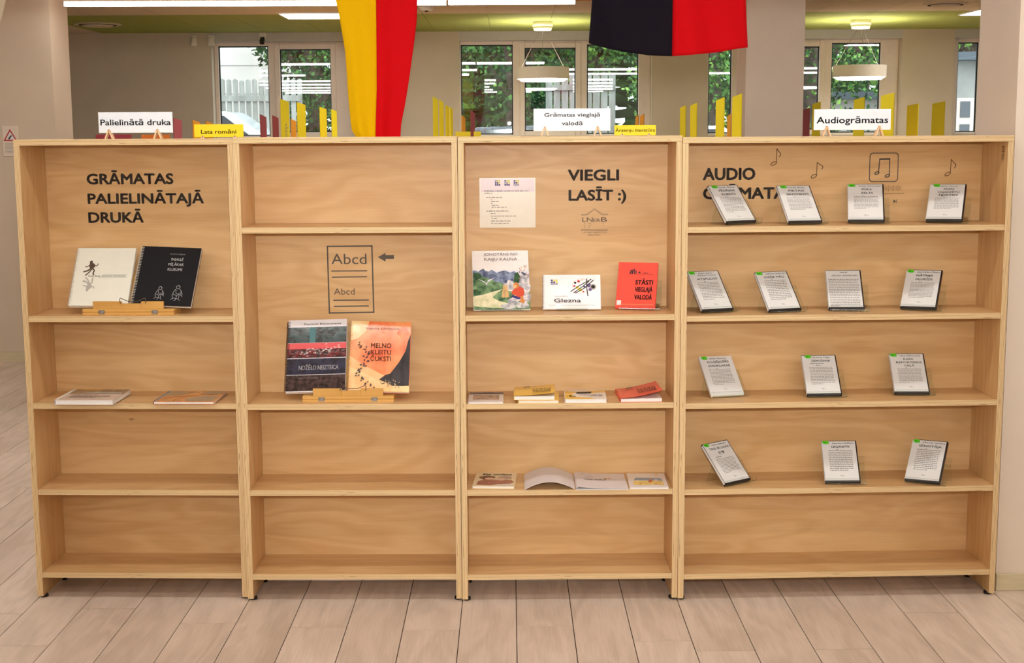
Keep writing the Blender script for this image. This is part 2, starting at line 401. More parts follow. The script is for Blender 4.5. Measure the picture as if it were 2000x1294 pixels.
# window wall: piers, sill and lintel around the openings
WT = .30
openings = [(-3.227, -1.68), (-.5415, 1.5446), (2.157, 4.258), (4.829, 6.6)]
ZS, ZT = 1.735, 2.775
edges = [-5.05] + [e for o in openings for e in o] + [7.0]
for i in range(0, len(edges), 2):
    bx('wall_front', None, edges[i], edges[i+1], WY, WY+WT, 0, CH+.01, 'wall_grey', kind='structure')
for a, b in openings:
    bx('wall_front', None, a, b, WY, WY+WT, 0, ZS, 'wall_grey', kind='structure')
    bx('wall_front', None, a, b, WY, WY+WT, ZT, CH+.01, 'reveal', kind='structure')
def px2x(p, y=WY+.14): return -.00831+(p-1000)/2745.68*(y+5.2)*.990
def window(n, a, b, panes, sashes):
    root = thing('window_%d' % n, None, None, ((a+b)/2, WY+.14, ZS), kind='structure')
    ox = (a+b)/2
    fr = MB(); F, D = .05, .07
    xs = [a]+[e for p in panes for e in p]+[b]
    for i in range(0, len(xs), 2):
        o = bx('window_frame', root, xs[i]-ox, xs[i+1]-ox, 0, D, 0, ZT-ZS, 'frame_white')
        bevel(o, .006)
    for (x0, x1), (zb, zt) in zip(panes, sashes):
        bevel(bx('window_frame', root, x0-ox, x1-ox, 0, D, 0, zb-ZS, 'frame_white'), .006)
        bevel(bx('window_frame', root, x0-ox, x1-ox, 0, D, zt-ZS, ZT-ZS, 'frame_white'), .006)
        g = MB()
        for q in ((x0, x0+.012, zb, zt), (x1-.012, x1, zb, zt), (x0, x1, zb, zb+.012), (x0, x1, zt-.012, zt)):
            g.box(q[0]-ox, q[1]-ox, .03, .05, q[2]-ZS, q[3]-ZS, 'frame_gasket')
        g.build('gasket', root)
        bx('window_pane', root, x0-ox, x1-ox, .036, .042, zb-ZS, zt-ZS, 'window_glass')
        # sash profile standing proud on the room side
        if zt < 2.72:
            s_ = MB(); e = .055
            for q in ((x0-e, x0, zb-e, zt+e), (x1, x1+e, zb-e, zt+e), (x0, x1, zb-e, zb), (x0, x1, zt, zt+e)):
                s_.box(q[0]-ox, q[1]-ox, -.018, .0, max(.002, q[2]-ZS), q[3]-ZS, 'frame_white')
            bevel(s_.build('sash', root), .005)
            h = MB().box(x0-.04-ox, x0-.018-ox, -.032, -.018, .40, .46, 'frame_white').box(x0-.036-ox, x0-.022-ox, -.05, -.032, .36, .44, 'frame_white')
            h.build('window_handle', root)
    return root
P = lambda a, b: (px2x(a), px2x(b))
FIX, TALL = (1.765, 2.735), (1.80, 2.70)
window(1, *openings[0], [P(437, 534), P(556, 655)], [FIX, TALL])
window(2, *openings[1], [P(907, 1008), P(1031, 1130), P(1152, 1252)], [FIX, TALL, FIX])
window(3, *openings[2], [P(1388, 1433), P(1500, 1603), P(1627, 1722)], [FIX, TALL, FIX])
window(4, *openings[3], [P(1872, 1912), P(1935, 2030)], [FIX, TALL])

# ------------------------------------------------------------------ LAMPS
def linear_lamp(x, y, length, label, group, z=2.775, rz=0.0):
    t = thing('linear_lamp', label, 'lamp', (x, y, z), (0, 0, rz), group)
    L = length/2
    bevel(MB().box(-L, L, -.035, .035, .006, .06, 'lamp_white').build('lamp_body', t), .006)
    MB().box(-L+.004, L-.004, -.034, .034, -.024, .006, 'lamp_glow').build('diffuser', t)
    for s in (-.6, .6): MB().cyl((s*L, 0, .06), .0025, CH-z-.06, 'wire', 6).build('cable', t)
    return t
gl = 'linear ceiling lamps seen as bars in the window glass'
linear_lamp(-1.93, 5.75, 2.9, 'long glowing linear lamp along the ceiling left of the yellow and red flag', None, 2.775, .012)
linear_lamp(.017, 5.75, .97, 'short glowing linear lamp under the orange ceiling between the two flags', None)
for yy in (3.6, 1.9):
    for xx in (-4.6, -1.55, 1.5, 4.5):
        linear_lamp(xx+random.uniform(-.3, .3), yy, 2.0, 'slim linear ceiling lamp showing only as a bright bar mirrored in the window glass', gl)
for yy in (-.75, -2.6, -4.6, -6.6, -8.4):
    for xx in (-4.3, -1.45, 1.35, 4.2):
        linear_lamp(xx+random.uniform(-.2, .2), yy, 2.2, 'slim linear ceiling lamp showing only as a bright bar mirrored in the window glass', gl)
def panel(x, y, label):
    t = thing('ceiling_panel_lamp', label, 'lamp', (x, y, CH))
    fr = MB()
    for q in ((-.3, .3, -.3, -.285), (-.3, .3, .285, .3), (-.3, -.285, -.285, .285), (.285, .3, -.285, .285)): fr.box(*q, -.012, 0, 'lamp_white')
    fr.build('lamp_frame', t); MB().box(-.285, .285, -.285, .285, -.008, 0, 'panel_glow').build('diffuser', t)
panel(-1.8, 8.1, 'square glowing panel lamp set in the green ceiling beside the yellow flag')
panel(4.55, 8.1, 'square glowing panel lamp set in the green ceiling at the right wall edge')
def pendant(x, y, label):
    t = thing('pendant_lamp', label, 'lamp', (x, y, CH))
    MB().cyl((0, 0, -.085), .085, .035, 'lamp_white', 28, r2=.10).cyl((0, 0, -.05), .10, .05, 'lamp_white', 28).build('ceiling_rose', t)
    z = -.56; R = .262
    s = MB().cyl((0, 0, z), R, .115, 'lamp_white', 48, cap=False).cyl((0, 0, z), R-.012, .115, 'lamp_white', 48, cap=False)
    n = 48
    for zz_ in (z, z+.115):
        for i in range(n):
            a, b = 2*PI*i/n, 2*PI*(i+1)/n
            s.face([(R*math.cos(a), R*math.sin(a), zz_), (R*math.cos(b), R*math.sin(b), zz_), ((R-.012)*math.cos(b), (R-.012)*math.sin(b), zz_), ((R-.012)*math.cos(a), (R-.012)*math.sin(a), zz_)], 'lamp_white')
    s.build('lamp_shade', t)
    MB().cyl((0, 0, z-.022), R-.05, .025, 'ring_glow', 48, r2=R-.013).build('diffuser', t)
    for k in range(3):
        a = 2*PI*k/3+.5
        MB().tube([(.03*math.cos(a), .03*math.sin(a), -.085), ((R-.01)*math.cos(a), (R-.01)*math.sin(a), z+.11)], .0018, 'wire', 5).build('cable', t)
pendant(.33, 9.0, 'round drum pendant lamp hanging before the middle window')
pendant(3.48, 9.0, 'round drum pendant lamp hanging right of the square column')
# ceiling fittings
def vent(x, y, r, label, name='ceiling_vent'):
    t = thing(name, label, 'vent', (x, y, CH))
    MB().cyl((0, 0, -.012), r, .012, 'ceiling_white', 36).cyl((0, 0, -.03), r*.55, .018, 'ceiling_white', 36, r2=r*.7).build('vent_plate', t)
    MB().cyl((0, 0, -.0145), r*.8, .0025, 'dark_gap', 36).build('vent_slot', t)
vent(-4.07, 9.0, .23, 'round ceiling vent in the green ceiling above the plain left wall')
vent(3.78, 7.25, .19, 'round slotted air vent in the pale ceiling band right of the square column')
t = thing('smoke_detector', 'small round white smoke detector on the ceiling right of the yellow and red flag', 'smoke detector', (-.72, 7.3, CH))
MB().cyl((0, 0, -.035), .05, .02, 'lamp_white', 24, r2=.065).cyl((0, 0, -.015), .065, .015, 'lamp_white', 24).build('detector_body', t)
MB().cyl((0, -.01, -.042), .014, .008, 'dark_gap', 12).build('sensor', t)
t = thing('security_camera', 'small dome security camera above the left window', 'camera', (-2.66, WY-.001, 2.80))
MB().box(-.035, .035, -.04, 0, -.0, .065, 'lamp_white').build('mount', t)
MB().xbox(Matrix.Translation((0, -.045, -.005)) @ Matrix.Rotation(.6, 4, 'X'), -.022, .022, -.07, .01, -.022, .022, 'black_plastic').build('camera_head', t)
for i, x in enumerate((-3.40, -3.22)):
    t = thing('pipe_bracket', ('white bracket on the wall corner left of the left window', 'white bracket at the frame corner of the left window')[i], 'bracket', (x, WY, 2.79))
    MB().box(-.03, .03, -.035, 0, -.06, .05, 'lamp_white').build('bracket_plate', t); MB().cyl((0, -.06, -.02), .025, .05, 'lamp_white', 14).build('bracket_cup', t)

# ------------------------------------------------------------------ warning sign on the left wall
t = thing('warning_sign', 'small warning sign with red triangle on the pale wall left of the shelves', 'sign', (-3.903, 5.9, 1.62))
bevel(MB().box(-.062, .062, -.012, 0, 0, .235, 'wall_paint_light').build('sign_plate', t), .004)
tri = lambda s, z, cy: [(-s, cy-z*.45), (s, cy-z*.45), (0, cy+z*.75)]
mat('sign_red', (190, 60, 64), .5)
b = MB(); b.face([(x, -.0126, z) for x, z in tri(.055, .078, .155)], 'sign_red'); b.face([(x, -.0132, z) for x, z in tri(.037, .052, .154)], 'paper_white')
b.face([(-.018, -.0138, .136), (-.008, -.0138, .130), (.014, -.0138, .160), (.006, -.0138, .166)], 'ink'); b.build('warning_triangle', t)
pr = Print(.124, .235, -.0126); pr.lines(.15, .9, .42, 8, .042, 'ink_grey', .35, 4); pr.build('small_print', t)

# ------------------------------------------------------------------ OUTSIDE
mat('asphalt', (120, 122, 124), .9, noise=.1, nscale=2)
mat('leaf_dark', (44, 78, 42), .6, .2, noise=.35, nscale=3)
mat('leaf_mid', (84, 128, 62), .6, .2, noise=.3, nscale=3)
mat('leaf_light', (136, 176, 84), .6, .2, noise=.25, nscale=3)
mat('bark', (88, 76, 66), .9, noise=.3, nscale=12)
mat('render_cream', (226, 216, 206), .9, noise=.04, nscale=2)
mat('concrete_grey', (168, 166, 160), .9, noise=.1, nscale=2)
mat('roof_grey', (96, 104, 110), .7)
mat('car_white', (236, 238, 242), .15, .6, coat=.6)
mat('car_dark', (60, 66, 74), .1, .6, coat=.6)
bx('ground', None, -30, 30, WY+WT, 60, .9, 1.0, 'asphalt', kind='structure')
def tree(x, y, r, h, label, mats, n=3800, seed=0, zc=None, size=.16, trunk=True):
    rr = random.Random(seed)
    t = thing('tree', label, 'tree', (x, y, 1.0))
    b = MB(); blobs = [(rr.uniform(-.6, .6)*r, rr.uniform(-.35, .35)*r, rr.uniform(.15, .95)*h, r*rr.uniform(.38, .62)) for _ in range(16)]
    for i in range(n):
        cx, cy, cz, cr = rr.choice(blobs)
        a, e = rr.uniform(0, 2*PI), rr.uniform(-1, 1); q = math.sqrt(1-e*e); d = cr*rr.uniform(.75, 1.03)
        p = Vector((cx+d*q*math.cos(a), cy+d*q*math.sin(a), max(.1, cz+d*e)))
        u = Vector((rr.uniform(-1, 1), rr.uniform(-1, 1), rr.uniform(-1, 1))).normalized(); w = u.cross(Vector((rr.uniform(-1, 1), rr.uniform(-1, 1), rr.uniform(-.4, 1)))).normalized()
        s = size*rr.uniform(.5, 1.2)
        b.face([p-u*s*.5, p+w*s*.32, p+u*s*.5, p-w*s*.32], mats[0] if rr.random() < .45 else mats[rr.randrange(len(mats))])
    o = b.build('foliage', t); o['kind'] = 'stuff'
    tb = MB(); tb.tube([(0, 0, 0), (.05*r, 0, h*.35), (-.05*r, 0, h*.75)], .12*r+.03, 'bark', 8)
    for k in range(5):
        bl = blobs[k]; tb.tube([(0, 0, h*.3), (bl[0]*.5, bl[1]*.5, (h*.3+bl[2])/2), bl[:3]], .04*r, 'bark', 6)
    tb.build('trunk', t)
    return t
DK, MD, LT = 'leaf_dark', 'leaf_mid', 'leaf_light'
tree(-3.3, 18.9, 1.1, 3.2, 'leafy green tree behind the right pane of the left window', (DK, MD, DK), 7500, 1, size=.10)
tree(.1, 20.5, 1.5, 4.4, 'dark tree filling the top of the first middle window pane', (DK, DK, MD), 6500, 3, size=.12)
tree(1.55, 23, 1.8, 5.0, 'bright green tree behind the second middle window pane', (MD, LT, DK), 6500, 4, size=.13)
tree(3.2, 17.8, 1.15, 3.9, 'light green bushy tree at the right end of the middle window', (MD, LT, DK), 6500, 5, size=.10)
tree(5.2, 19.5, 1.6, 4.2, 'green tree behind the narrow pane left of the square column', (DK, MD, LT), 6000, 6, size=.12)
tree(8.4, 29.8, 2.6, 6.4, 'tall green tree above the low cream building', (MD, DK, LT), 4200, 7, size=.22)
tree(13.4, 36.5, 2.8, 8.0, 'tall green tree in the pane next to the right wall', (MD, DK, LT), 3600, 8, size=.22)
tree(5.6, 36.5, 2.6, 7.0, 'tall dark tree seen between column and middle window', (DK, MD), 3000, 9, size=.22)
h = tree(0, 48, 5.0, 11.0, 'far dark hedge trees closing the view behind the middle window', (DK, MD), 9000, 10, size=.55)
h.scale = (4.2, 1, 1)
def fence(x0, x1, y, h, label, zrails=(.35, .95), w=.085, gap=.022, seed=0):
    rr = random.Random(seed)
    t = thing('picket_fence', label, 'fence', (x0, y, 1.0))
    pmsh = MB().extr([(-w/2, 0), (w/2, 0), (w/2, h-.02), (0, h), (-w/2, h-.02)], -.012, .012, 'grey_board').mesh('picket')
    k = 0; x = w/2
    while x < x1-x0:
        o = bpy.data.objects.new('picket', pmsh); link(o, t, loc=(x, 0, rr.uniform(-.02, .02))); x += w+gap
    for z in zrails:
        bx('rail', t, 0, x1-x0, -.05, -.0125, z*h/1.4-.03, z*h/1.4+.06, 'grey_board')
    return t
fence(-6.2, -3.25, 17.0, 1.62, 'weathered grey picket fence behind the left window', (.5, 1.14), .072, .028)
fence(.6, 1.75, 18.3, 1.75, 'tall weathered board fence behind the middle window', (.5, 1.2), .11, .02, 3)
def building(x0, x1, y, h, label, roof=True, windows=(), m='render_cream', depth=4):
    t = thing('building', label, 'building', (x0, y, 1.0))
    bx('building_wall', t, 0, x1-x0, 0, depth, 0, h, m)
    if roof: bx('roof', t, -.3, x1-x0+.3, -.3, depth+.3, h, h+.14, 'roof_grey')
    for (a, b, c, d) in windows:
        w = bx('building_window', t, a, b, -.05, 0, c, d, 'frame_white')
        n = 2
        for i in range(n):
            for j in range(2):
                u0 = a+(b-a)*i/n+.06; u1 = a+(b-a)*(i+1)/n-.06; v0 = c+(d-c)*j/2+.06; v1 = c+(d-c)*(j+1)/2-.06
                bx('pane', w, u0-(a+b)/2, u1-(a+b)/2, -.04, -.022, v0-(c+d)/2, v1-(c+d)/2, 'car_dark')
    return t
tb_ = building(-9.5, -4.45, 20.5, 4.2, 'pale concrete block building behind the left window', False, m='render_cream')
for k in range(7): bx('wall_joint', tb_, 0, 5.05, -.006, 0, .5+k*.5, .512+k*.5, 'ink_grey')
mk = MB()
mk.tube([(4.0+.09*math.cos(a), -.01, 1.62+.12*math.sin(a)) for a in [PI+PI*i/10 for i in range(11)]], .02, 'roof_grey', 6)
mk.tube([(3.91, -.01, 1.62), (3.91, -.01, 1.76)], .02, 'roof_grey', 6); mk.tube([(4.09, -.01, 1.62), (4.09, -.01, 1.76)], .02, 'roof_grey', 6)
mk.build('horseshoe_mark', tb_)
building(5.2, 7.2, 22, 1.38, 'low cream building with grey flat roof right of the column', True)
building(7.75, 12.5, 20.0, 2.0, 'grey outbuilding with white framed window by the right wall', True, [(.16, .75, .55, 1.35), (1.3, 2.0, .55, 1.35)], 'concrete_grey')
def car(x, y, s, label, rz=0, body='car_white'):
    t = thing('car', label, 'car', (x, y, 1.0), (0, 0, rz))
    prof = [(-2.1, .35), (-2.1, .8), (-1.5, .95), (-1.0, 1.4), (.7, 1.45), (1.35, 1.0), (2.05, .85), (2.1, .35)]
    bevel(MB().extr([(a*s, c*s) for a, c in reversed(prof)], -.8*s, .8*s, body).build('car_body', t), .08*s, 3)
    for q in ([(-.9, 1.0), (-.72, 1.33), (-.1, 1.36), (-.1, 1.0)], [(0, 1.0), (0, 1.36), (.62, 1.37), (1.1, 1.0)]):
        MB().extr([(a*s, c*s) for a, c in reversed(q)], -.815*s, -.80*s, 'car_dark').build('car_window', t)
    for wx in (-1.35, 1.3):
        MB().cyl((wx*s, -.82*s, .32*s), .32*s, .2*s, 'black_rubber', 20, axis=1).build('wheel', t)
    return t
car(-4.45, 15.2, .76, 'white car parked outside the left window')
car(.1, 16.7, .62, 'dark blue car parked outside the middle window', 0, 'car_dark')
car(2.55, 15.1, .60, 'white car parked outside behind the right middle pane')

# ------------------------------------------------------------------ background bookcases with divider boards
mat('book_case_back', (214, 196, 160), .7)
rows = [(-2.6, 'low bookcase in the back room nearest the left wall'), (-1.72, 'low bookcase in the back room behind the yellow and red flag'), (-.53, 'low bookcase in the back room before the middle window'),
        (.95, 'low bookcase in the back room left of the square column'), (2.58, 'low bookcase in the back room right of the square column'), (3.79, 'low bookcase in the back room nearest the right wall')]
BH = 1.66
for x, lb in rows + [(1.39, 'low bookcase in the back room beside the square column')]:
    ya, yb = (3.9, 9.7) if x != 1.39 else (3.4, 5.8)
    t = thing('bookcase', lb, 'bookcase', (x, ya, 0))
    d = yb-ya
    bx('side_panel', t, -.2, .2, 0, .02, 0, BH-.02, 'birch_veneer_upright'); bx('side_panel', t, -.2, .2, d-.02, d, 0, BH-.02, 'birch_veneer_upright')
    bx('top_panel', t, -.21, .21, 0, d, BH-.02, BH, 'birch_veneer_across'); bx('back_panel', t, -.005, .005, .02, d-.02, .05, BH-.02, 'birch_veneer_across')
    for z in (.05, .45, .85, 1.25):
        bx('shelf', t, -.2, -.006, .02, d-.02, z, z+.02, 'birch_veneer_across')
        bx('shelf', t, .006, .2, .02, d-.02, z, z+.02, 'birch_veneer_across')
def board(pxl, pyt, pw, y, m, label, group=None, tilt=.45):
    """thin divider board standing on a bookcase, slant cut top"""
    X = (pxl+pw/2-1000)/2745.68*(y+5.2)*.992 - .008
    sc = (y+5.2)*.992/2745.68; ht = 1.781+(260.5-pyt)*sc - BH; w = pw*sc
    a = math.radians(38) if X < 1 else math.radians(-38)
    dw = w/math.cos(a)
    t = thing('shelf_divider', label, 'shelf divider', (X, y, BH), (0, 0, a), group)
    sl = .02*(1 if a > 0 else -1)
    MB().extr([(-dw/2, 0), (dw/2, 0), (dw/2, ht-max(0, sl)), (-dw/2, ht-max(0, -sl))], -.006, .006, m).build('board', t)
    return t
gy = None
lbs = ['first', 'second', 'third', 'fourth']
for i, (a, b, w, y) in enumerate(((557, 193, 14, 5.1), (589, 199.5, 14, 6.2), (632.5, 208.5, 11.5, 8.2), (655, 213, 9, 9.3))):
    o = board(a, b, w, y, 'divider_yellow', 'yellow divider board left of the flag, %s of four from the left' % lbs[i])
    if i == 0: text('POEZIJA', -.04, .10, -.0, .018, 'ink_soft', o, y=0)
    if i == 0:
        q = o.children[-1]; q.rotation_euler = (0, -PI/2, 0); q.location = (.012, -.0072, .10)
for i, (a, b, w, y) in enumerate(((853, 190, 8, 4.7), (865, 196, 7, 5.7), (877, 206, 6, 7.4), (885, 210, 5, 8.4))):
    board(a, b, w, y, 'divider_yellow', 'yellow divider board between flag and middle window, %s of four from the left' % lbs[i])
for i, (a, b, w, y) in enumerate(((1334, 209, 9.5, 5.5), (1354, 204.5, 11, 5.0), (1404, 194.5, 14, 4.4), (1436, 187.5, 15.5, 3.7))):
    board(a, b, w, y, 'divider_yellow', 'yellow divider board left of the square column, %s of four from the left' % lbs[i])
for i, (a, b, w, y, l) in enumerate(((1557, 208.5, 13, 8.2, 'yellow divider board at the right edge of the square column'), (1592, 203.5, 13, 7.0, 'yellow divider board behind the left end of the sign Audiogrāmatas'),
      (1673, 195, 17, 5.4, 'yellow divider board behind the sign Audiogrāmatas, right of its middle'), (1726, 187, 21, 4.3, 'widest yellow divider board at the right end of the sign Audiogrāmatas'))):
    board(a, b, w, y, 'divider_yellow', l)
board(1777, 208, 18, 8.0, 'divider_yellow', 'yellow divider board before the bare pier, the shorter of the two'); board(1826, 204, 20, 7.2, 'divider_yellow', 'yellow divider board before the bare pier, nearer to the right wall')
for a, b, w, y, m, l in ((348, 228, 13, 5.8, 'divider_pink', 'pink divider board between the white and yellow signs on the left'), (385, 232, 11.5, 6.8, 'divider_orange', 'orange divider board above the Lata romāni sign, the left one'),
      (410.5, 234, 10.5, 7.4, 'divider_orange', 'orange divider board above the Lata romāni sign, the right one'), (516.5, 222, 10, 4.8, 'divider_maroon', 'maroon divider board inside the left window pane'),
      (540.5, 224, 9.5, 5.2, 'divider_maroon', 'maroon divider board against the left window mullion'), (576, 231, 8.5, 6.4, 'divider_orange', 'orange divider board between the yellow ones left of the flag'),
      (908, 226, 6, 5.6, 'divider_orange', 'slim orange divider board at the left of the middle window'), (926, 217, 6.5, 4.6, 'divider_maroon', 'slim red divider board in the first middle window pane'),
      (1247, 227, 5, 6.4, 'divider_orange', 'small orange divider board over the Ārzemju literatūra sign, the shorter one'), (1256, 225, 6.5, 5.6, 'divider_orange', 'small orange divider board over the Ārzemju literatūra sign, the taller one'),
      (1426, 225.5, 6, 5.0, 'divider_orange', 'small orange divider board between two yellow ones near the column'), (1572.5, 215, 12, 7.2, 'divider_maroon', 'maroon divider board left of the sign Audiogrāmatas')):
    board(a, b, w, y, m, l)
# low name plates on those bookcases
def plate(pxa, pxb, pyt, y, m, label):
    sc = (y+5.2)*.992/2745.68; xa, xb = (pxa-1000)*sc, (pxb-1000)*sc
    t = thing('name_plate', label, 'sign', ((xa+xb)/2, y, BH)); h_ = 1.781+(260.5-pyt)*sc-BH
    bevel(MB().box(-(xb-xa)/2, (xb-xa)/2, -.003, .003, 0, h_, m).build('plate', t), .001)
mat('plate_maroon', (150, 50, 62), .5); mat('plate_orange', (214, 112, 24), .5)
plate(192, 262, 259, 4.35, 'plate_maroon', 'dark red name plate behind the left leg of the Palielinātā druka sign')
plate(281, 336, 260, 4.35, 'plate_orange', 'orange name plate behind the right leg of the Palielinātā druka sign')
plate(893, 943, 257.5, 4.6, 'sign_yellow', 'mustard name plate low before the middle window')

# ------------------------------------------------------------------ MAIN BOOKCASES
UN = [(-1.8498, .0686, -.0319, .8219, 1.7663), (-1.0251, .0222, -.0141, .8264, 1.7695), (-.1974, 0, .0081, .8259, 1.7682), (.6285, -.0019, .0329, 1.231, 1.762)]
SH = [[.1054, .4343, .7703, 1.1043], [.107, .438, .771, 1.438], [.1079, .4391, .7727, 1.1072], [.1054, .4371, .7702, 1.1017, 1.433]]
T_, DP, ZB = .0218, .2632, .010
ULAB = ['leftmost open birch plywood bookcase with the words GRĀMATAS PALIELINĀTAJĀ DRUKĀ', 'open birch plywood bookcase with the Abcd page symbol on its back', 'open birch plywood bookcase with the words VIEGLI LASĪT on its back', 'widest open birch plywood bookcase with music notes and the word AUDIO']
U = []
for (x, y, a, w, H), shs, lb in zip(UN, SH, ULAB):
    t = thing('bookcase', lb, 'bookcase', (x, y, 0), (0, 0, a)); U.append(t)
    D = DP+.012
    bx('top_panel', t, .0006, w-.0006, 0, D, H-T_, H, 'birch_veneer_across', front='ply_edge_across', ends='birch_veneer_across')
    for (xa, xb) in ((.0006, T_), (w-T_, w-.0006)):
        bx('side_panel', t, xa, xb, 0, D, ZB, H-T_-.0006, 'birch_veneer_upright', front='ply_edge_upright', tb='ply_edge_upright')
    bx('back_panel', t, T_+.0003, w-T_-.0003, DP, D, .012, H-T_-.0006, 'birch_veneer_across')
    for z in shs:
        bx('shelf', t, T_+.0008, w-T_-.0008, .0008, DP-.0004, z-T_*.95, z, 'birch_veneer_across', front='ply_edge_across')
    for xa in (.017, w-.017):
        for yy in (.03, D-.03):
            MB().cyl((xa, yy, 0), .014, ZB, 'black_rubber', 14).build('foot', t)
            
for u_ in U:
    for o in u_.children:
        if o.name.startswith(('side_panel', 'top_panel')):
            W2 = max(v.co.x for v in o.data.vertices)
            for v in o.data.vertices:
                if v.co.y > 0:
                    left, right = v.co.x < 0, v.co.x > 0
                    mid = o.location.x > .3
                    if o.name.startswith('top_panel'): v.co.x -= math.copysign(.0038, v.co.x)
                    elif mid and right: v.co.x -= .0038
                    elif not mid and left: v.co.x += .0038
def onback(u, name, mb): return mb.build(name, U[u], loc=(0, DP-.0008, 0))
def btext(u, s, x0, x1, zb, zt, bold=.018, m='vinyl'): text(s, x0, x1, zb, zt, m, U[u], 'lettering', DP-.0008, bold)
btext(0, 'GRĀMATAS', .1835, .5212, 1.5925, 1.6335, .036); btext(0, 'PALIELINĀTAJĀ', .1838, .6381, 1.5165, 1.5565, .036); btext(0, 'DRUKĀ', .1832, .3979, 1.4425, 1.4835, .036)
def strokes(name, u, paths, t, m='vinyl'):
    b = MB()
    for p in paths:
        for (x0, z0_), (x1, z1) in zip(p, p[1:]):
            d = math.hypot(x1-x0, z1-z0_) or 1; ex, ez = (x1-x0)/d*t*.45, (z1-z0_)/d*t*.45; nx, nz = -(z1-z0_)/d*t/2, (x1-x0)/d*t/2
            b.face([(x0-ex-nx, 0, z0_-ez-nz), (x1+ex-nx, 0, z1+ez-nz), (x1+ex+nx, 0, z1+ez+nz), (x0-ex+nx, 0, z0_-ez+nz)], m)
    return onback(u, name, b)
strokes('page_symbol', 1, [[(.3015, 1.3467), (.4755, 1.3477), (.4780, 1.0872), (.3033, 1.0852), (.3015, 1.3467)]], .0055)
strokes('page_lines', 1, [[(.3164, 1.2502), (.4529, 1.2507)], [(.3179, 1.2261), (.4524, 1.2275)], [(.3218, 1.1353), (.4576, 1.1357)], [(.3232, 1.1110), (.4571, 1.1125)]], .0045)
btext(1, 'Abcd', .3160, .4534, 1.2772, 1.3205, 0); btext(1, 'Abcd', .3229, .4048, 1.1575, 1.1835, 0)
b = MB(); b.face([(.498, 0, 1.3037), (.528, 0, 1.2865), (.528, 0, 1.2968), (.5610, 0, 1.2968), (.5610, 0, 1.3122), (.528, 0, 1.3118), (.5283, 0, 1.3206)], 'vinyl'); onback(1, 'arrow_symbol', b)
btext(2, 'VIEGLI', .4195, .6137, 1.5983, 1.6405, .036); btext(2, 'LASĪT :)', .4224, .642, 1.5215, 1.5625, .036)
strokes('house_emblem', 2, [[(.4702, 1.4636), (.4925, 1.4640), (.5209, 1.4848), (.5505, 1.4640), (.5727, 1.4640)], [(.4702, 1.4672), (.4915, 1.4676), (.5209, 1.4892), (.5515, 1.4676), (.5727, 1.4676)], [(.4693, 1.4090), (.5729, 1.4068)], [(.4693, 1.4060), (.5729, 1.4038)]], .0012)
btext(2, 'LN', .4742, .5140, 1.4375, 1.4565, 0); btext(2, 'ER', .5160, .5440, 1.4375, 1.4505, 0); btext(2, 'B', .5470, .5698, 1.4375, 1.4565, 0)
b = MB()
for x, z in ((.4832, 1.4318), (.4832, 1.4245), (.4832, 1.4169), (.4996, 1.4318), (.5060, 1.4318), (.5060, 1.4245), (.4996, 1.4169), (.5559, 1.4314), (.5559, 1.4234)):
    b.face([(x+.0016*math.cos(i*PI/4), 0, z+.0016*math.sin(i*PI/4)) for i in range(8)], 'vinyl')
onback(2, 'emblem_dots', b)
btext(2, 'LATVIJAS NEREDZĪGO', .4753, .571, 1.3945, 1.3995, 0); btext(2, 'BIBLIOTĒKA', .4972, .5451, 1.3845, 1.3895, 0)
btext(3, 'AUDIO', .1224, .3223, 1.5982, 1.6440, .036); btext(3, 'GRĀMATAS', .1234, .4740, 1.5245, 1.5685, .036)
def note(cx, cz, top, fx, fz):
    hd = [(cx+.010*math.cos(a)*1.1, cz+.006*math.sin(a)+.004*math.cos(a)) for a in [2*PI*i/12 for i in range(13)]]
    sx = cx+.010
    return [hd, [(sx, cz+.004), (sx-.002+(.004), top), (sx+.002+.4*(fx-sx), top-.30*(top-fz)), (fx, fz+.45*(top-fz)), (fx+.001, fz+.2*(top-fz)), (fx-.004, fz)]]
strokes('note_symbol', 3, note(.395, 1.6585, 1.7148, .4204, 1.6843), .0026, 'engraved')
strokes('note_symbol', 3, note(.553, 1.6085, 1.6618, .5863, 1.6360), .0026, 'engraved')
strokes('note_symbol', 3, note(1.0775, 1.6140, 1.6704, 1.1071, 1.6367), .0026, 'engraved')
def rrect(x0, x1, z0_, z1, r):
    out = []
    for cx, cz, a0 in ((x1-r, z1-r, 0), (x0+r, z1-r, PI/2), (x0+r, z0_+r, PI), (x1-r, z0_+r, 3*PI/2)):
        out += [(cx+r*math.cos(a0+k*PI/8), cz+r*math.sin(a0+k*PI/8)) for k in range(5)]
    return out+[out[0]]
strokes('player_symbol', 3, [rrect(.7705, .8812, 1.5865, 1.6963, .012)], .0034, 'vinyl')
strokes('player_notes', 3, [[(.8055, 1.622), (.8090, 1.6735), (.8478, 1.6745), (.8480, 1.610)], [(.8090, 1.6715), (.8478, 1.6725)]], .0042, 'vinyl')
strokes('player_notes', 3, [[(.7995+.008*math.cos(a), 1.6195+.0048*math.sin(a)+.002*math.cos(a)) for a in [2*PI*i/12 for i in range(13)]], [(.8405+.0085*math.cos(a), 1.6085+.005*math.sin(a)+.002*math.cos(a)) for a in [2*PI*i/12 for i in range(13)]]], .0036, 'vinyl')
strokes('player_bars', 3, [[(.790+i*.0048, 1.560-(.0085+.002*math.sin(i*1.7))), (.790+i*.0048, 1.560+(.009+.0025*math.sin(i*1.7)))] for i in range(23)], .0012, 'engraved')
strokes('player_line', 3, [[(.745, 1.5394), (.9083, 1.5399)]], .0014, 'engraved')
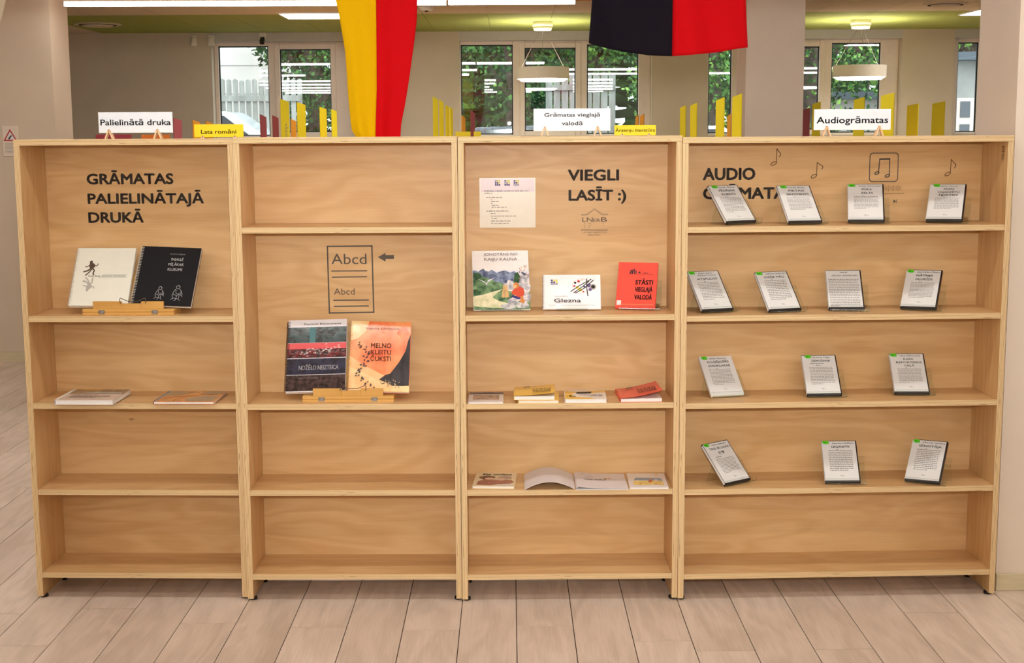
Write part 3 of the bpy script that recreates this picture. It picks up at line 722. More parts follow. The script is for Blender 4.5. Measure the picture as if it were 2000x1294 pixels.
b = MB(); b.face([(.8677, 0, 1.5165), (.8677, 0, 1.5025), (.8785, 0, 1.5095)], 'vinyl'); b.face([(.8785, 0, 1.5165), (.8785, 0, 1.5025), (.8805, 0, 1.5025), (.8805, 0, 1.5165)], 'vinyl'); onback(3, 'play_symbol', b)
# small burnt mark on the inside of the right side panel
b = MB(); xr = UN[3][3]-T_-.0006
for (a0, a1, c0, c1) in ((.035, .038, 1.700, 1.722), (.045, .048, 1.700, 1.722), (.055, .058, 1.700, 1.722), (.035, .058, 1.719, 1.722), (.035, .058, 1.700, 1.703), (.035, .038, 1.672, 1.692), (.045, .048, 1.668, 1.692), (.055, .058, 1.672, 1.692), (.035, .058, 1.690, 1.692)):
    b.face([(xr, a0, c0), (xr, a1, c0), (xr, a1, c1), (xr, a0, c1)], 'engraved')
b.build('burnt_mark', U[3])

# poster behind glassy film on the third bookcase
mat('poster_paper', (232, 222, 200), .25, .5); mat('poster_lilac', (222, 200, 200), .25, .5); mat('logo_navy', (58, 48, 112), .5); mat('logo_yellow', (222, 214, 84), .5)
PX, PZ = (.0755+.2920)/2, 1.4173
def P2(u, x, y, z): 
    x0, y0, a, w, H = UN[u]; c, s = math.cos(a), math.sin(a); return (x0+x*c-y*s, y0+x*s+y*c, z)
t = thing('information_sheet', 'pale laminated information sheet with three square logos taped to the back board', 'sheet', P2(2, PX, DP, PZ), (0, 0, UN[2][2]))
MB().box(-.1083, .1083, -.0012, -.0002, 0, .192, 'poster_paper').build('paper', t)
pr = Print(.2166, .192, -.0013); pr.rect(.02, .98, .72, .985, 'poster_lilac')
def logo(pr, u, v, su, sv, kind=0):
    for i in range(3):
        for j in range(3):
            blue = i+j < 3 and (j < 1 or i == 0 or (i == 1 and j == 1)) ; 
            m = 'logo_navy' if (j == 0 or (j == 1 and i < 2) or (j == 2 and i == 0)) else 'logo_yellow'
            pr.rect(u+i*su, u+i*su+su*.82, v+j*sv, v+j*sv+sv*.82, m)
            hollow = (kind == 0 and i == 0 and j == 2) or (kind == 1 and j == 1 and i < 2) or (kind == 2 and j == 0)
            if hollow: pr.rect(u+i*su+su*.2, u+i*su+su*.62, v+j*sv+sv*.2, v+j*sv+sv*.62, 'paper_white')
for k, u in enumerate((.277, .447, .612)): logo(pr, u, .845, .034, .04, k)
pr.build('printed_logos', t)
text('Grāmatas vieglajā valodā var lasīt tās, kuri', -.1083+.017, .081, .1400, .1452, 'ink_soft', t, 'sheet_heading', -.0022, .01)
text('cilvēki ar', -.1083+.017, -.058, .1308, .136, 'ink_soft', t, 'sheet_heading', -.0022, .01)
pr = Print(.2166, .192, -.0015); pr.lines(.12, .66, .61, 1, .03, 'ink_soft', .5, 1); pr.lines(.2, .30, .57, 1, .03, 'ink_soft', .4, 2); pr.lines(.2, .45, .53, 1, .03, 'ink_soft', .4, 3); pr.lines(.2, .34, .49, 1, .03, 'ink_soft', .4, 4); pr.lines(.2, .56, .45, 1, .03, 'ink_soft', .4, 5); pr.lines(.2, .62, .41, 1, .03, 'ink_soft', .4, 6)
pr.lines(.12, .66, .335, 1, .03, 'ink_soft', .5, 7)
for k, e in enumerate((.32, .86, .56, .62, .88)): pr.lines(.2, e+.1, .285-.05*k, 1, .03, 'ink_soft', .4, 8+k)
pr.build('printed_text', t)

# ------------------------------------------------------------------ SIGNS ON TOP
def top_sign(x0, x1, z0_, z1, y, strings, m, ink, label, legs, legh):
    xc = (x0+x1)/2; w = x1-x0
    H = 1.768 if xc < .63 else 1.7625
    if xc < -1.03: H = 1.7665
    elif xc < -.2: H = 1.7698
    elif xc < .63: H = 1.7684
    t = thing('shelf_sign', label, 'sign', (xc, y, H))
    bevel(MB().box(-w/2, w/2, -.002, .002, z0_-H, z1-H, m).build('sign_board', t), .001)
    for s, a, b, c, d, bold in strings: text(s, a-xc, b-xc, c-H, d-H, ink, t, 'lettering', -.0028, bold)
    for lx in legs:
        lg = thing_child('peg_stand', t, (lx-xc, 0, 0))
        for sgn in (-1, 1):
            th = .30; L = legh/math.cos(th)
            # two slanted slats meeting over the board, one before and one behind
            mt = Matrix.Translation((sgn*legh*math.tan(th)*.5*1.25, -.008, legh/2)) @ Matrix.Rotation(-sgn*math.atan(math.tan(th)*1.25), 4, 'Y')
            MB().xbox(mt, -.0026, .0026, -.005, .005, -L/2*.97, L/2*.97, 'pine_peg').build('peg', lg)
            mt = Matrix.Translation((sgn*legh*math.tan(th)*.5*1.25, .008, legh/2)) @ Matrix.Rotation(-sgn*math.atan(math.tan(th)*1.25), 4, 'Y')
            MB().xbox(mt, -.0026, .0026, -.005, .005, -L/2*.97, L/2*.97, 'pine_peg').build('peg', lg)
def thing_child(name, parent, loc):
    o = bpy.data.objects.new(name, None); COL.objects.link(o); o.parent = parent; o.location = loc; o.empty_display_size = .02; return o
top_sign(-1.5380, -1.2618, 1.7892, 1.8656, .10, [('Palielinātā druka', -1.530, -1.269, 1.8175, 1.8395, .014)], 'sign_white', 'sign_ink', 'white sign reading Palielinātā druka on the leftmost bookcase', (-1.499, -1.318), .036)
top_sign(-1.1825, -.9990, 1.7712, 1.8190, .10, [('Lata romāni', -1.157, -1.026, 1.7845, 1.7995, .012)], 'sign_yellow', 'ink', 'small yellow sign reading Lata romāni where two bookcases meet', (-1.150, -1.030), .010)
top_sign(.0832, .3697, 1.7876, 1.8700, .10, [('Grāmatas vieglajā', .124, .330, 1.8400, 1.8545, .012), ('valodā', .189, .265, 1.8085, 1.8240, .012)], 'sign_white', 'sign_ink', 'white sign reading Grāmatas vieglajā valodā on the third bookcase', (.125, .322), .036)
top_sign(.3848, .5400, 1.7695, 1.8080, .10, [('Ārzemju literatūra', .389, .536, 1.7832, 1.7950, .008)], 'sign_yellow', 'ink', 'small yellow sign reading Ārzemju literatūra on the third bookcase', (.413, .513), .008)
top_sign(1.1287, 1.4157, 1.7850, 1.8618, .10, [('Audiogrāmatas', 1.139, 1.405, 1.8105, 1.8350, .014)], 'sign_white', 'sign_ink', 'white sign reading Audiogrāmatas on the widest bookcase', (1.176, 1.372), .038)

# ------------------------------------------------------------------ FLAGS
def interp(tab, z):
    for (z0_, a), (z1, b) in zip(tab, tab[1:]):
        if (z-z0_)*(z-z1) <= 0: return a+(b-a)*(z-z0_)/(z1-z0_ or 1)
    return tab[0][1] if abs(z-tab[0][0]) < abs(z-tab[-1][0]) else tab[-1][1]
def cloth(name, label, y, left, seam, right, ztop, zbot, m1, m2, seed=0, group=None, amp=.02, back=None):
    t = thing(name, label, 'flag', (0, y, ztop), group=group)
    for nm, ma, mb_, ea, eb in (('cloth_stripe', m1, None, left, seam), ('cloth_stripe', m2, None, seam, right)):
        b = MB(); NX, NZ = 20, 40; k = 0; rr = seed
        xs0 = 0 if ea is left else .5
        for j in range(NZ+1):
            for i in range(NX+1):
                s = i/NX; g = xs0+s*.5
                zb_ = interp(zbot, g); z = ztop+(zb_-ztop)*j/NZ
                x = interp(ea, z)*(1-s)+interp(eb, z)*s
                yy = amp*math.sin(g*9+seed+z*1.5)+amp*.5*math.sin(g*21+z*4+seed)*(j/NZ)
                b.v.append((x, yy, z-ztop))
        for j in range(NZ):
            for i in range(NX):
                a = j*(NX+1)+i; b.f.append((a, a+NX+1, a+NX+2, a+1)); b.m.append(b.mi(ma)); b.sm.append(True)
        o = b.build(nm, t); sd = o.modifiers.new('thickness', 'SOLIDIFY'); sd.thickness = .002; sd.offset = 1
    return t
# flag one (hangs behind the bookcases)
l1 = [(2.86, -.83), (2.398, -.8114), (2.33, -.797), (2.16, -.772), (1.93, -.762), (1.80, -.752), (1.775, -.735), (1.70, -.70)]
s1 = [(2.86, -.6254), (2.398, -.6254), (2.0, -.630), (1.775, -.640), (1.70, -.64)]
r1 = [(2.86, -.425), (2.398, -.4323), (2.30, -.436), (2.2, -.450), (2.05, -.472), (1.92, -.495), (1.83, -.515), (1.775, -.520), (1.70, -.52)]
f1 = cloth('flag', 'long yellow and red flag hanging down behind the second bookcase', 1.5, l1, s1, r1, 2.868, [(0, 1.71), (.5, 1.70), (1, 1.71)], 'cloth_yellow', 'cloth_red', 0, amp=.012)
l2 = [(2.86, .39), (2.392, .381), (2.193, .3647), (2.17, .372), (2.1, .39)]
s2 = [(2.86, .760), (2.392, .757), (2.132, .7583), (2.1, .758)]
r2 = [(2.86, 1.095), (2.388, 1.1016), (2.1726, 1.115), (2.1, 1.115)]
f2 = cloth('flag', 'wide black and red flag hanging from the ceiling above the third bookcase', 1.5, l2, s2, r2, 2.868, [(0, 2.193), (.06, 2.178), (.2, 2.155), (.35, 2.138), (.5, 2.1325), (.62, 2.1365), (.8, 2.150), (.93, 2.166), (1, 2.1726)], 'cloth_black', 'cloth_red', 2, amp=.02)
l3 = [(2.86, -2.9), (1.9, -2.9)]; s3 = [(2.86, -2.55), (2.2, -2.62)]; r3 = [(2.87, -2.30), (2.40, -2.355), (2.33, -2.375), (2.26, -2.40), (2.2, -2.44)]
f3 = cloth('flag', 'cream flag edge hanging in the top left corner', 1.5, l3, s3, r3, 2.868, [(0, 1.95), (.5, 2.05), (1, 2.24)], 'cloth_cream', 'cloth_cream', 1)

# ------------------------------------------------------------------ AUDIOBOOK CASES
def place(name, label, cat, x, y, z, yaw, lean, roll=0, group=None):
    return thing(name, label, cat, (x, y, z), (-lean, roll, yaw), group)
def rounded_case(w, h, d, m, r=.004):
    b = MB().box(-w/2, w/2, 0, d, 0, h, m); return b
def holder(x, y, z, yaw, lean, label, w=.150, h=.125, dx=.012, depth=.014):
    """bent clear acrylic easel: front lip, tray, back rest and rear leg"""
    t = thing('acrylic_stand', label, 'stand', (x, y, z), (0, 0, yaw), 'clear acrylic stands on the bookcases')
    s, c = math.sin(lean), math.cos(lean); th = .0025
    def sheet(name, y0, z0_, y1, z1, wa=-w/2, wb=w/2):
        L = math.hypot(y1-y0, z1-z0_); a = math.atan2(z1-z0_, y1-y0)
        mt = Matrix.Translation((dx, y0, z0_)) @ Matrix.Rotation(a, 4, 'X')
        b = MB(); k = len(b.v); b.xbox(mt, wa, wb, 0, L, 0, th, 'acrylic')
        b.m[2] = b.m[3] = b.mi('acrylic_edge'); b.m[0] = b.m[1] = b.mi('acrylic_edge')
        b.build(name, t)
    yb, zb_ = depth*c+.0035, .012-depth*s   # back foot of the case
    zb_ = max(.0008, zb_-.0035)
    sheet('back_rest', yb, zb_, yb+h*s, zb_+h*c)
    sheet('tray', -.004, .0058, yb-.001, .0002)
    sheet('front_lip', -.0065, .0045, -.0065+.018*s*.3, .026)
    sheet('rear_leg', yb+h*s*.92+.02, .0006, yb+h*s*.80, zb_+h*c*.80-.004)
    return t
CASES = [
('PĒDĒJAIS KLIENTS', 3, 4, .8671, .0960, .432, .784, -.007, ['PĒDĒJAIS', 'KLIENTS'], 'Gunils Tilmus', 10, 0, 'tilted far left on the top shelf'),
('PIKTAIS SENTIMENTS', 3, 4, 1.1021, .0679, .190, .795, .002, ['PIKTAIS', 'SENTIMENTS'], 'Kerija Brisa', 9, 0, ''),
('PŪKA ZELTS', 3, 4, 1.3385, .1082, -.208, .778, -.012, ['PŪKA', 'ZELTS'], 'Valdis Rūmnieks', 10, 0, ''),
('MUMS VAJADZĒTU ŠĶIRTIES', 3, 4, 1.6337, .1166, -.412, .792, -.018, ['MUMS', 'VAJADZĒTU', 'ŠĶIRTIES'], 'Janet Mouss', 8, 0, ''),
('ATSPULGS', 3, 3, .7801, .0743, .356, .756, .001, ['ATSPULGS'], 'Adam Sailvo', 12, 0, ''),
('SVEŠIE MĀLI', 3, 3, 1.0333, .0672, .250, .782, -.017, ['SVEŠIE MĀLI'], 'Adriana Cjeikovska', 10, 0, ''),
('MELNĀS ŪDENSROZES', 3, 3, 1.2719, .1008, -.122, .781, -.019, ['MELNĀS ŪDENSROZES'], 'Mišels Bisī', 16, 1, ''),
('NĀTRIJA HLORĪDS', 3, 3, 1.5432, .1038, -.479, .781, -.028, ['NĀTRIJA', 'HLORĪDS'], 'Jusi Adlers-Olsens', 11, 0, ''),
('KLUSĒJOŠĀS STRŪKLAKAS', 3, 2, .8260, .1040, .262, .816, .012, ['KLUSĒJOŠĀS', 'STRŪKLAKAS'], 'Rūta Šepetis', 12, 2, ''),
('ZIEMOŠANA', 3, 2, 1.1950, .0914, -.025, .780, -.015, ['ZIEMOŠANA'], 'Austris Hejs', 12, 0, ''),
('KARA REPORTIERIS CEĻĀ', 3, 2, 1.5390, .1210, -.079, .785, -.011, ['KARA', 'REPORTIERIS', 'CEĻĀ'], 'Atis Klimovičs', 12, 0, ''),
('TING, BU DONG', 3, 1, .8672, .0669, .597, .783, -.022, ['TING, BU DONG'], 'Heino Salmelo', 10, 0, ''),
('IZGAISTI!', 3, 1, 1.2655, .0554, -.127, .790, -.037, ['IZGAISTI!'], 'Kateržina Mahāčkova', 12, 0, ''),
('SĒNOTĀJA', 3, 1, 1.5677, .0562, -.550, .763, -.034, ['SĒNOTĀJA'], 'Viktorija Hanišova', 12, 0, ''),
]
mat('vent_film', (220, 222, 222), .15, .6)
for i, (title, u, s, x, y, yaw, lean, roll, lines_, author, nl, kind, extra) in enumerate(CASES):
    z = SH[u][s]; w, h, d = .135, .190, .0145
    white = kind == 2
    t = place('audiobook_case', ('white' if white else 'black edged') + ' audiobook case with the title ' + title + (' and no green tag' if kind == 1 else ''), 'audiobook', x, y, z+.012, yaw, lean, roll, 'audiobook cases on the widest bookcase')
    body = 'case_white' if white else 'black_plastic'
    bevel(MB().box(-w/2, w/2, .0005, d, 0, h, body).build('case_shell', t), .003, 2)
    b = MB(); e = .0055
    # paper insert under the clear sleeve: wraps the spine on the left
    b.box(-w/2+.001, w/2-(0 if white else e), -.0004, .0004, (.004 if white else .008), h-(.002 if white else .0045), 'paper_white')
    b.build('cover_sheet', t)
    b2 = MB().box(-w/2-.0006, -w/2+.0003, .002, d-.003, .006, h-.006, 'paper_white').build('spine_sheet', t)
    pr = Print(w, h, -.0006); pr.n = 1
    pr.rect(.02, .955, .072, .077, 'ink_soft')
    nt_ = len(lines_)
    text(author, -w/2+w*.30 if kind != 1 else -w*.1, (-w/2+w*min(.93, .30+.042*len(author))) if kind != 1 else w*.12, h*.915, h*.945, 'ink', t, 'author_line', -.0011, .016, .2)
    v = .868
    if title == 'ATSPULGS': text('Roland Mussolo', -w/2+w*.28, -w/2+w*.86, h*.862, h*.890, 'ink', t, 'author_line', -.0011, .014, .2); v = .81
    cap, stp = (.052, .098) if nt_ == 2 else ((.044, .082) if nt_ == 3 else (.050, .09))
    if kind == 1: cap, v = .032, .86
    for q, ln in enumerate(lines_):
        cw = w*min(.80, max(.28, len(ln)*(.066 if nt_ > 1 else (.080 if len(ln) < 9 else .060))))
        if title in ('IZGAISTI!', 'SVEŠIE MĀLI'): cw = w*.5 if title[0] == 'I' else w*.62
        if kind == 1: cw = w*.72
        zt = h*(v-stp*q)
        text(ln, w*.03-cw/2, w*.03+cw/2, zt-h*cap, zt, 'ink', t, 'title_lettering', -.0012, .015 if kind != 1 else .008)
    v -= stp*nt_+.005
    if title == 'TING, BU DONG':
        text('听不懂', -.014, .014, h*.705, h*.755, 'ink', t, 'title_lettering', -.0012, .01); pr.lines(.44, .56, .68, 1, .02, 'ink_soft', .5, 1); pr.lines(.2, .86, .64, 1, .03, 'ink_soft', .5, 2); v = .61
    elif title == 'ZIEMOŠANA':
        pr.lines(.22, .88, .775, 1, .03, 'ink_soft', .6, 3); pr.lines(.38, .74, .73, 1, .03, 'ink_soft', .6, 4); v = .70
    elif kind != 1: pr.lines(.38, .62, v+.004, 1, .02, 'ink_grey', .5, 5)
    st = max(.030, (v-.02-.235)/12)
    nl = 12 if kind != 1 else 17
    if i in (2, 3, 1): nl = 10
    pr.lines(.17 if kind != 1 else .06, .86 if kind != 1 else .92, v-.02, nl, st, 'ink_soft', .34, 30+i)
    pr.lines(.44, .60, .155, 1, .02, 'ink_grey', .5, 77); pr.ell(.52, .142, .055, .008, 'ink_grey', 12); pr.ell(.52, .141, .045, .005, 'paper_white', 12)
    pr.lines(.45, .58, .115, 1, .02, 'ink_grey', .3, 78)
    pr.build('printed_text', t)
    if kind != 1:
        g = Print(w, h, -.0016); sx = .03 if not white else .06
        if i in (0, 1, 3, 9): sx = .10
        g.poly([(sx, .925), (sx+.06, .905), (sx+.17, .908), (sx+.19, .94), (sx+.15, .985), (sx+.02, .985), (sx-.01, .955)], 'sticker_green'); g.rect(sx+.03, sx+.10, .93, .955, 'sticker_dark'); g.build('green_sticker', t)
    cyaw, syaw = math.cos(yaw), math.sin(yaw)
    holder(x, y, z+.0005, yaw, lean, 'clear acrylic stand holding the audiobook case %s' % title)

# ------------------------------------------------------------------ SPIRAL BOUND BOOKS ON WOODEN EASELS
def spiral(t, w, h, m='wire', n=34, side=-1, r=.0055, th=.0011, d=.012):
    b = MB(); pts = []
    for i in range(n):
        zc = h*(.03+.94*i/(n-1))
        b.tube([(side*(w/2)+r*.4+ (d*.6)*math.cos(a)*.9, d/2+(d*.72)*math.sin(a), zc+.0012*math.cos(a)) for a in [2*PI*k/10 for k in range(10)]], th, m, 5, closed=True)
    return b.build('spiral_binding', t)
def spiral_book(label, x, y, z, yaw, lean, roll, w, h, d, cover, page='page_edge', ring='wire', n=34):
    t = place('spiral_bound_book', label, 'book', x, y, z, yaw, lean, roll)
    bevel(MB().box(-w/2, w/2, -.0003, .001, 0, h, cover).build('front_cover', t), .0005)
    MB().box(-w/2+.002, w/2-.001, .001, d-.001, .001, h-.001, page).build('pages', t)
    MB().box(-w/2, w/2, d-.001, d, 0, h, cover).build('back_cover', t)
    spiral(t, w, h, ring, n, d=d)
    return t
mat('cover_ivory', (230, 229, 214), .3, .5, coat=.3); mat('cover_black', (14, 12, 16), .5, .2)
mat('chalk', (206, 206, 206), .7); mat('ring_white', (232, 226, 214), .4); mat('sketch_brown', (84, 66, 52), .7); mat('sketch_shadow', (178, 174, 164), .7)
Zs = .0
t = spiral_book('ivory spiral bound book BAIGĀS PIEZĪMES with a running figure, on the left easel', -1.5785, .120, SH[0][3]+.034, .013, .66, .009, .2245, .262, .014, 'cover_ivory', ring='ring_white', n=40)
text('BAIGĀS PIEZĪMES', .028-.03, .088, .130, .1362, 'ink_grey', t, 'title_lettering', -.0012, .006)
text('Kitija Brisa', -.055, -.009, .1295, .1355, 'ink', t, 'author_line', -.0012, .008)
pr = Print(.2245, .262, -.0006); pr.rect(.5, .92, .535, .538, 'ink_grey'); pr.rect(.43, .92, .480, .483, 'ink_grey')
def figure_(pr, cx, cy, s, m, flip=1):
    q = lambda pts: [(cx+x*s, cy+flip*y*s*.86) for x, y in pts]
    pr.poly(q([(-.3, .95), (0, 1.05), (.3, .85), (.45, .45), (.2, .1), (-.15, .15), (-.35, .5)]), m)   # torso
    pr.stroke(q([(.15, .2), (.42, -.15), (.3, -.5), (.42, -.85)]), .0055, m); pr.stroke(q([(0, .2), (-.45, -.2), (-.95, -.35)]), .0065, m); pr.stroke(q([(.1, .1), (-.3, -.55), (-.65, -.9)]), .005, m)
    pr.stroke(q([(-.25, .7), (-.6, .35), (-.8, .5)]), .0035, m); pr.stroke(q([(.35, .7), (.65, .5), (.8, .9)]), .0035, m)
    pr.ell(cx-.12*s, cy+flip*1.12*s*.86, .2*s, .2*s, m, 10, .2)
figure_(pr, .285, .62, .135, 'sketch_brown'); figure_(pr, .29, .385, .125, 'sketch_shadow', -1)
pr.build('cover_drawing', t)
t = spiral_book('black spiral bound book PASAULĒ MĪĻĀKAIS KLUSUMS with chalk sketches on its cover', -1.3378, .1125, SH[0][3]+.034, -.048, .60, .045, .2333, .256, .016, 'cover_black', ring='ring_white', n=36)
for s_, a, b_, z in (('PASAULĒ', -.005, .042, .196), ('MĪĻĀKAIS', -.013, .046, .174), ('KLUSUMS', -.012, .045, .152)): text(s_, a+.012, b_+.012, z, z+.0115, 'chalk', t, 'title_lettering', -.0012, -.002)
text('GUSTS ĀBELE', -.002, .058, .222, .2275, 'ink_grey', t, 'author_line', -.0012)
pr = Print(.2333, .256, -.0006)
def sketch(cx, cy, s):
    C = lambda pts: [(cx+x*s, cy+y*s) for x, y in pts]
    T = .0011
    pr.stroke(C([(.3*math.cos(a), 1.25+.28*math.sin(a)) for a in [2*PI*i/12 for i in range(13)]]), T, 'chalk')
    for q in ([(-.35, .95), (-.6, .5), (-.75, 0), (-.6, -.5)], [(.3, .95), (.65, .6), (.5, .1), (.9, -.25)], [(-.3, .9), (-.2, .3), (.1, .1), (.35, .35)], [(-.6, .1), (0, -.1), (.45, .15)], [(0, -.1), (-.1, -.8), (-.35, -.9)],
              [(.4, 0), (.3, -.7), (.6, -.85)], [(-.9, -.75), (-.4, -.5), (.2, -.6)], [(-.28, 1.35), (0, 1.55), (.3, 1.3)], [(.5, .6), (.85, .2), (.7, -.1)]): pr.stroke(C(q), T, 'chalk')
sketch(.44, .18, .09); sketch(.735, .185, .105); pr.stroke([(.27, .045), (.34, .055), (.40, .05)], .0009, 'chalk')
pr.build('cover_drawing', t)

mat('t_white', (236, 232, 236), .15, .5, coat=.5); mat('t_teal', (48, 70, 72), .12, .5, noise=.5, nscale=30, coat=.7, bump=.25, rgb2=(24, 34, 36)); mat('t_red', (226, 84, 90), .15, .5, coat=.7)
mat('t_maroon', (98, 26, 34), .12, .5, noise=.5, nscale=45, coat=.7, bump=.6, rgb2=(40, 16, 22)); mat('t_navy', (42, 44, 66), .12, .5, noise=.4, nscale=25, coat=.7, bump=.2, rgb2=(26, 26, 42)); mat('t_brown', (64, 46, 44), .15, .5, noise=.6, nscale=60, coat=.6, bump=.3, rgb2=(30, 20, 22))
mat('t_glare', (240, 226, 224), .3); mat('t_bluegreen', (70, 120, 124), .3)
zb1 = SH[1][2]+.036
t = spiral_book('glossy spiral bound book NOŽĒLO NEIZTEICA with dark colour bands', -.7548, .0880, zb1, -.020, .574, -.029, .228, .3045, .016, 't_white', n=46)
pr = Print(.228, .3045, -.0006)
for v0, v1, m in ((.675, .895, 't_teal'), (.59, .672, 't_red'), (.465, .59, 't_maroon'), (.235, .455, 't_navy'), (.012, .228, 't_brown')): pr.rect(.0, 1, v0, v1, m)
pr.rect(.37, .47, .675, .895, 't_bluegreen')
rr = random.Random(5)
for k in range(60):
    u = rr.uniform(.2, .9); v = .53+(u-.2)*.10+rr.gauss(0, .028); pr.poly([(u, v), (u+rr.uniform(.01, .06), v+rr.uniform(-.004, .006)), (u+rr.uniform(.01, .05), v+rr.uniform(.006, .014))], 't_glare')  # pale slivers painted over the bands as glare on the glossy cover
for k in range(40):
    u = rr.uniform(.05, .95); v = rr.uniform(.03, .88); pr.poly([(u, v), (u+.012, v+.001), (u+.008, v+.004)], 'ink_grey')
pr.build('cover_picture', t)
text('Tommi Kinnunens', -.055, .092, .281, .2885, 'ink', t, 'author_line', -.0036, .02); text('NOŽĒLO NEIZTEICA', -.066, .087, .090, .109, 't_white', t, 'title_lettering', -.0036, .012)
text('Tulkojusi Maima Grīnberga', -.066, .01, .0545, .0582, 'ink_grey', t, 'small_print', -.0036)

mat('m_orange', (250, 150, 96), .2, .5, noise=.2, nscale=9, coat=.5, rgb2=(238, 106, 60)); mat('m_cream', (250, 214, 160), .2, .5, coat=.5, noise=.1, nscale=14, rgb2=(248, 190, 130)); mat('m_peach', (250, 178, 120), .2, .5, noise=.1, nscale=12, coat=.5, rgb2=(250, 204, 150))
mat('m_dress', (52, 48, 50), .4, .4, noise=.5, nscale=30, nstretch=(1, 1, .3)); mat('m_deep', (228, 92, 44), .25, .5, noise=.2, nscale=20, coat=.5, rgb2=(246, 150, 90))
t = spiral_book('glossy orange spiral bound book MELNO KLEITU ČUKSTI with black birds and dress', -.5119, .0800, zb1+.0, .055, .59, .035, .232, .298, .014, 'm_orange', ring='m_cream', n=46)
pr = Print(.232, .298, -.0006)
pr.poly([(0, 0), (1, 0), (1, .16), (.6, .22), (.25, .36), (0, .5)], 'm_peach'); pr.poly([(0, 0), (1, 0), (1, .08), (.5, .15), (.2, .28), (0, .34)], 'm_cream')
pr.poly([(0, .72), (.12, .75), (.25, .86), (.3, 1), (0, 1)], 'm_cream'); pr.ell(.58, .88, .10, .06, 'm_deep', 12, .25); pr.ell(.87, .85, .10, .07, 'm_deep', 12, .2)
pr.poly([(.50, .17), (.60, .235), (.68, .255), (.82, .42), (.92, .58), (.955, .72), (.995, .815), (.995, .09), (.9, .085), (.72, .085), (.62, .12)], 'm_dress')
for k in range(46):
    u, v = rr.uniform(.52, .86), .0; v = .12+rr.gauss(0, .028); a = rr.uniform(0, 6.28); s_ = .02
    pr.poly([(u+s_*math.cos(a), v+s_*math.sin(a)*.7), (u+s_*.4*math.cos(a+1.9), v+s_*.3*math.sin(a+1.9)), (u+s_*.5*math.cos(a+3.9), v+s_*.4*math.sin(a+3.9))], 'm_cream' if k % 2 else 'm_dress')
for k in range(38):
    f = k/37; u = .17+.10*math.sin(f*5)+rr.uniform(-.05, .06)+(.30*max(0, f-.72)/.28); v = .68-.62*f+rr.uniform(-.015, .015); a = rr.uniform(-.6, .9); s_ = rr.uniform(.022, .036)
    c_, n_ = math.cos(a), math.sin(a); R = lambda x, y: (u+(x*c_-y*n_)*s_, v+(x*n_+y*c_)*s_*.8)
    pr.poly([R(-1, -.1), R(-.2, -.25), R(.1, -.9), R(.3, -.2), R(1, .3), R(.35, .25), R(.25, 1.0), R(-.1, .3)], 'm_dress')
pr.build('cover_picture', t)
for s_, z in (('MELNO', .183), ('KLEITU', .155), ('ČUKSTI', .127)): text(s_, -.036, .042, z, z+.0205, 'sketch_brown', t, 'title_lettering', -.0046, .004)
text('Inguna Dimante', -.058, .070, .262, .2715, 'm_dress' if False else 'sketch_brown', t, 'author_line', -.0046, -.002)

def easel(u, x0, x1, z, yf, label, lean=.6):
    X, Y, a, w_, H = UN[u]; xc = (x0+x1)/2; w = x1-x0
    t = thing('book_easel', label, 'book stand', P2(u, xc, yf, z), (0, 0, a))
    bevel(bx('base_board', t, -w/2, w/2, 0, .10, 0, .011, 'bamboo'), .001)
    bevel(bx('base_board', t, -w/2, w/2, .001, .10, .012, .023, 'bamboo'), .001)
    bb = MB(); bb.box(-w*.385, -w*.07, .002, .012, .023, .052, 'bamboo').box(w*.14, w*.385, .002, .012, .023, .052, 'bamboo').box(-w*.07, w*.14, .002, .012, .023, .044, 'bamboo')
    bevel(bb.build('ledge', t), .0015)
    s, c = math.sin(lean), math.cos(lean)
    mt = Matrix.Translation((0, .045, .0235)) @ Matrix.Rotation(-lean-.02, 4, 'X')
    MB().xbox(mt, -.035, .035, .012, .020, 0, .155, 'bamboo').build('back_rest', t)
    for sx in (-.29, .29):
        MB().box(sx*w-.012, sx*w+.012, -.0012, .0004, .004, .019, 'metal').cyl((sx*w-.012, -.001, .0115), .0016, .024, 'metal', 8, axis=0).build('hinge', t)
    xx = .02*1
    MB().tube([(-.048+xx, .000, .044), (-.050+xx, -.004, .062), (-.046+xx, -.006, .066), (-.018+xx, .0, .053), (.018+xx, .0, .053), (.046+xx, -.006, .066), (.050+xx, -.004, .062), (.048+xx, .000, .044)], .0014, 'wire', 6).build('page_wire', t)
    return t
easel(0, .2146, .5664, SH[0][3], .042, 'bamboo book easel under the ivory and black spiral books'); easel(1, .2243, .5719, SH[1][2], .042, 'bamboo book easel under the dark and orange glossy spiral books')

# ------------------------------------------------------------------ BOOKS STANDING ON THE THIRD BOOKCASE
def std_book(name, label, x, y, z, yaw, lean, roll, w, h, d, cover, spine=True):
    t = place(name, label, 'book', x, y, z, yaw, lean, roll)
    bevel(MB().box(-w/2, w/2, 0, .0018, 0, h, cover).build('front_cover', t), .0006)
    MB().box(-w/2+.002, w/2-.003, .0018, d-.0018, .003, h-.003, 'page_edge').build('pages', t)
    bevel(MB().box(-w/2, w/2, d-.0018, d, 0, h, cover).build('back_cover', t), .0006)
    MB().box(-w/2-.0012, -w/2, 0, d, 0, h, cover).build('spine', t)
    return t
mat('j_white', (240, 234, 230), .25, .5, coat=.3); mat('j_blue', (128, 140, 166), .4, .3, noise=.35, nscale=40, rgb2=(72, 82, 110)); mat('j_green', (112, 142, 100), .4, .3, noise=.4, nscale=35, rgb2=(52, 88, 58)); mat('j_dkgreen', (50, 84, 52), .4, .3, noise=.4, nscale=40)
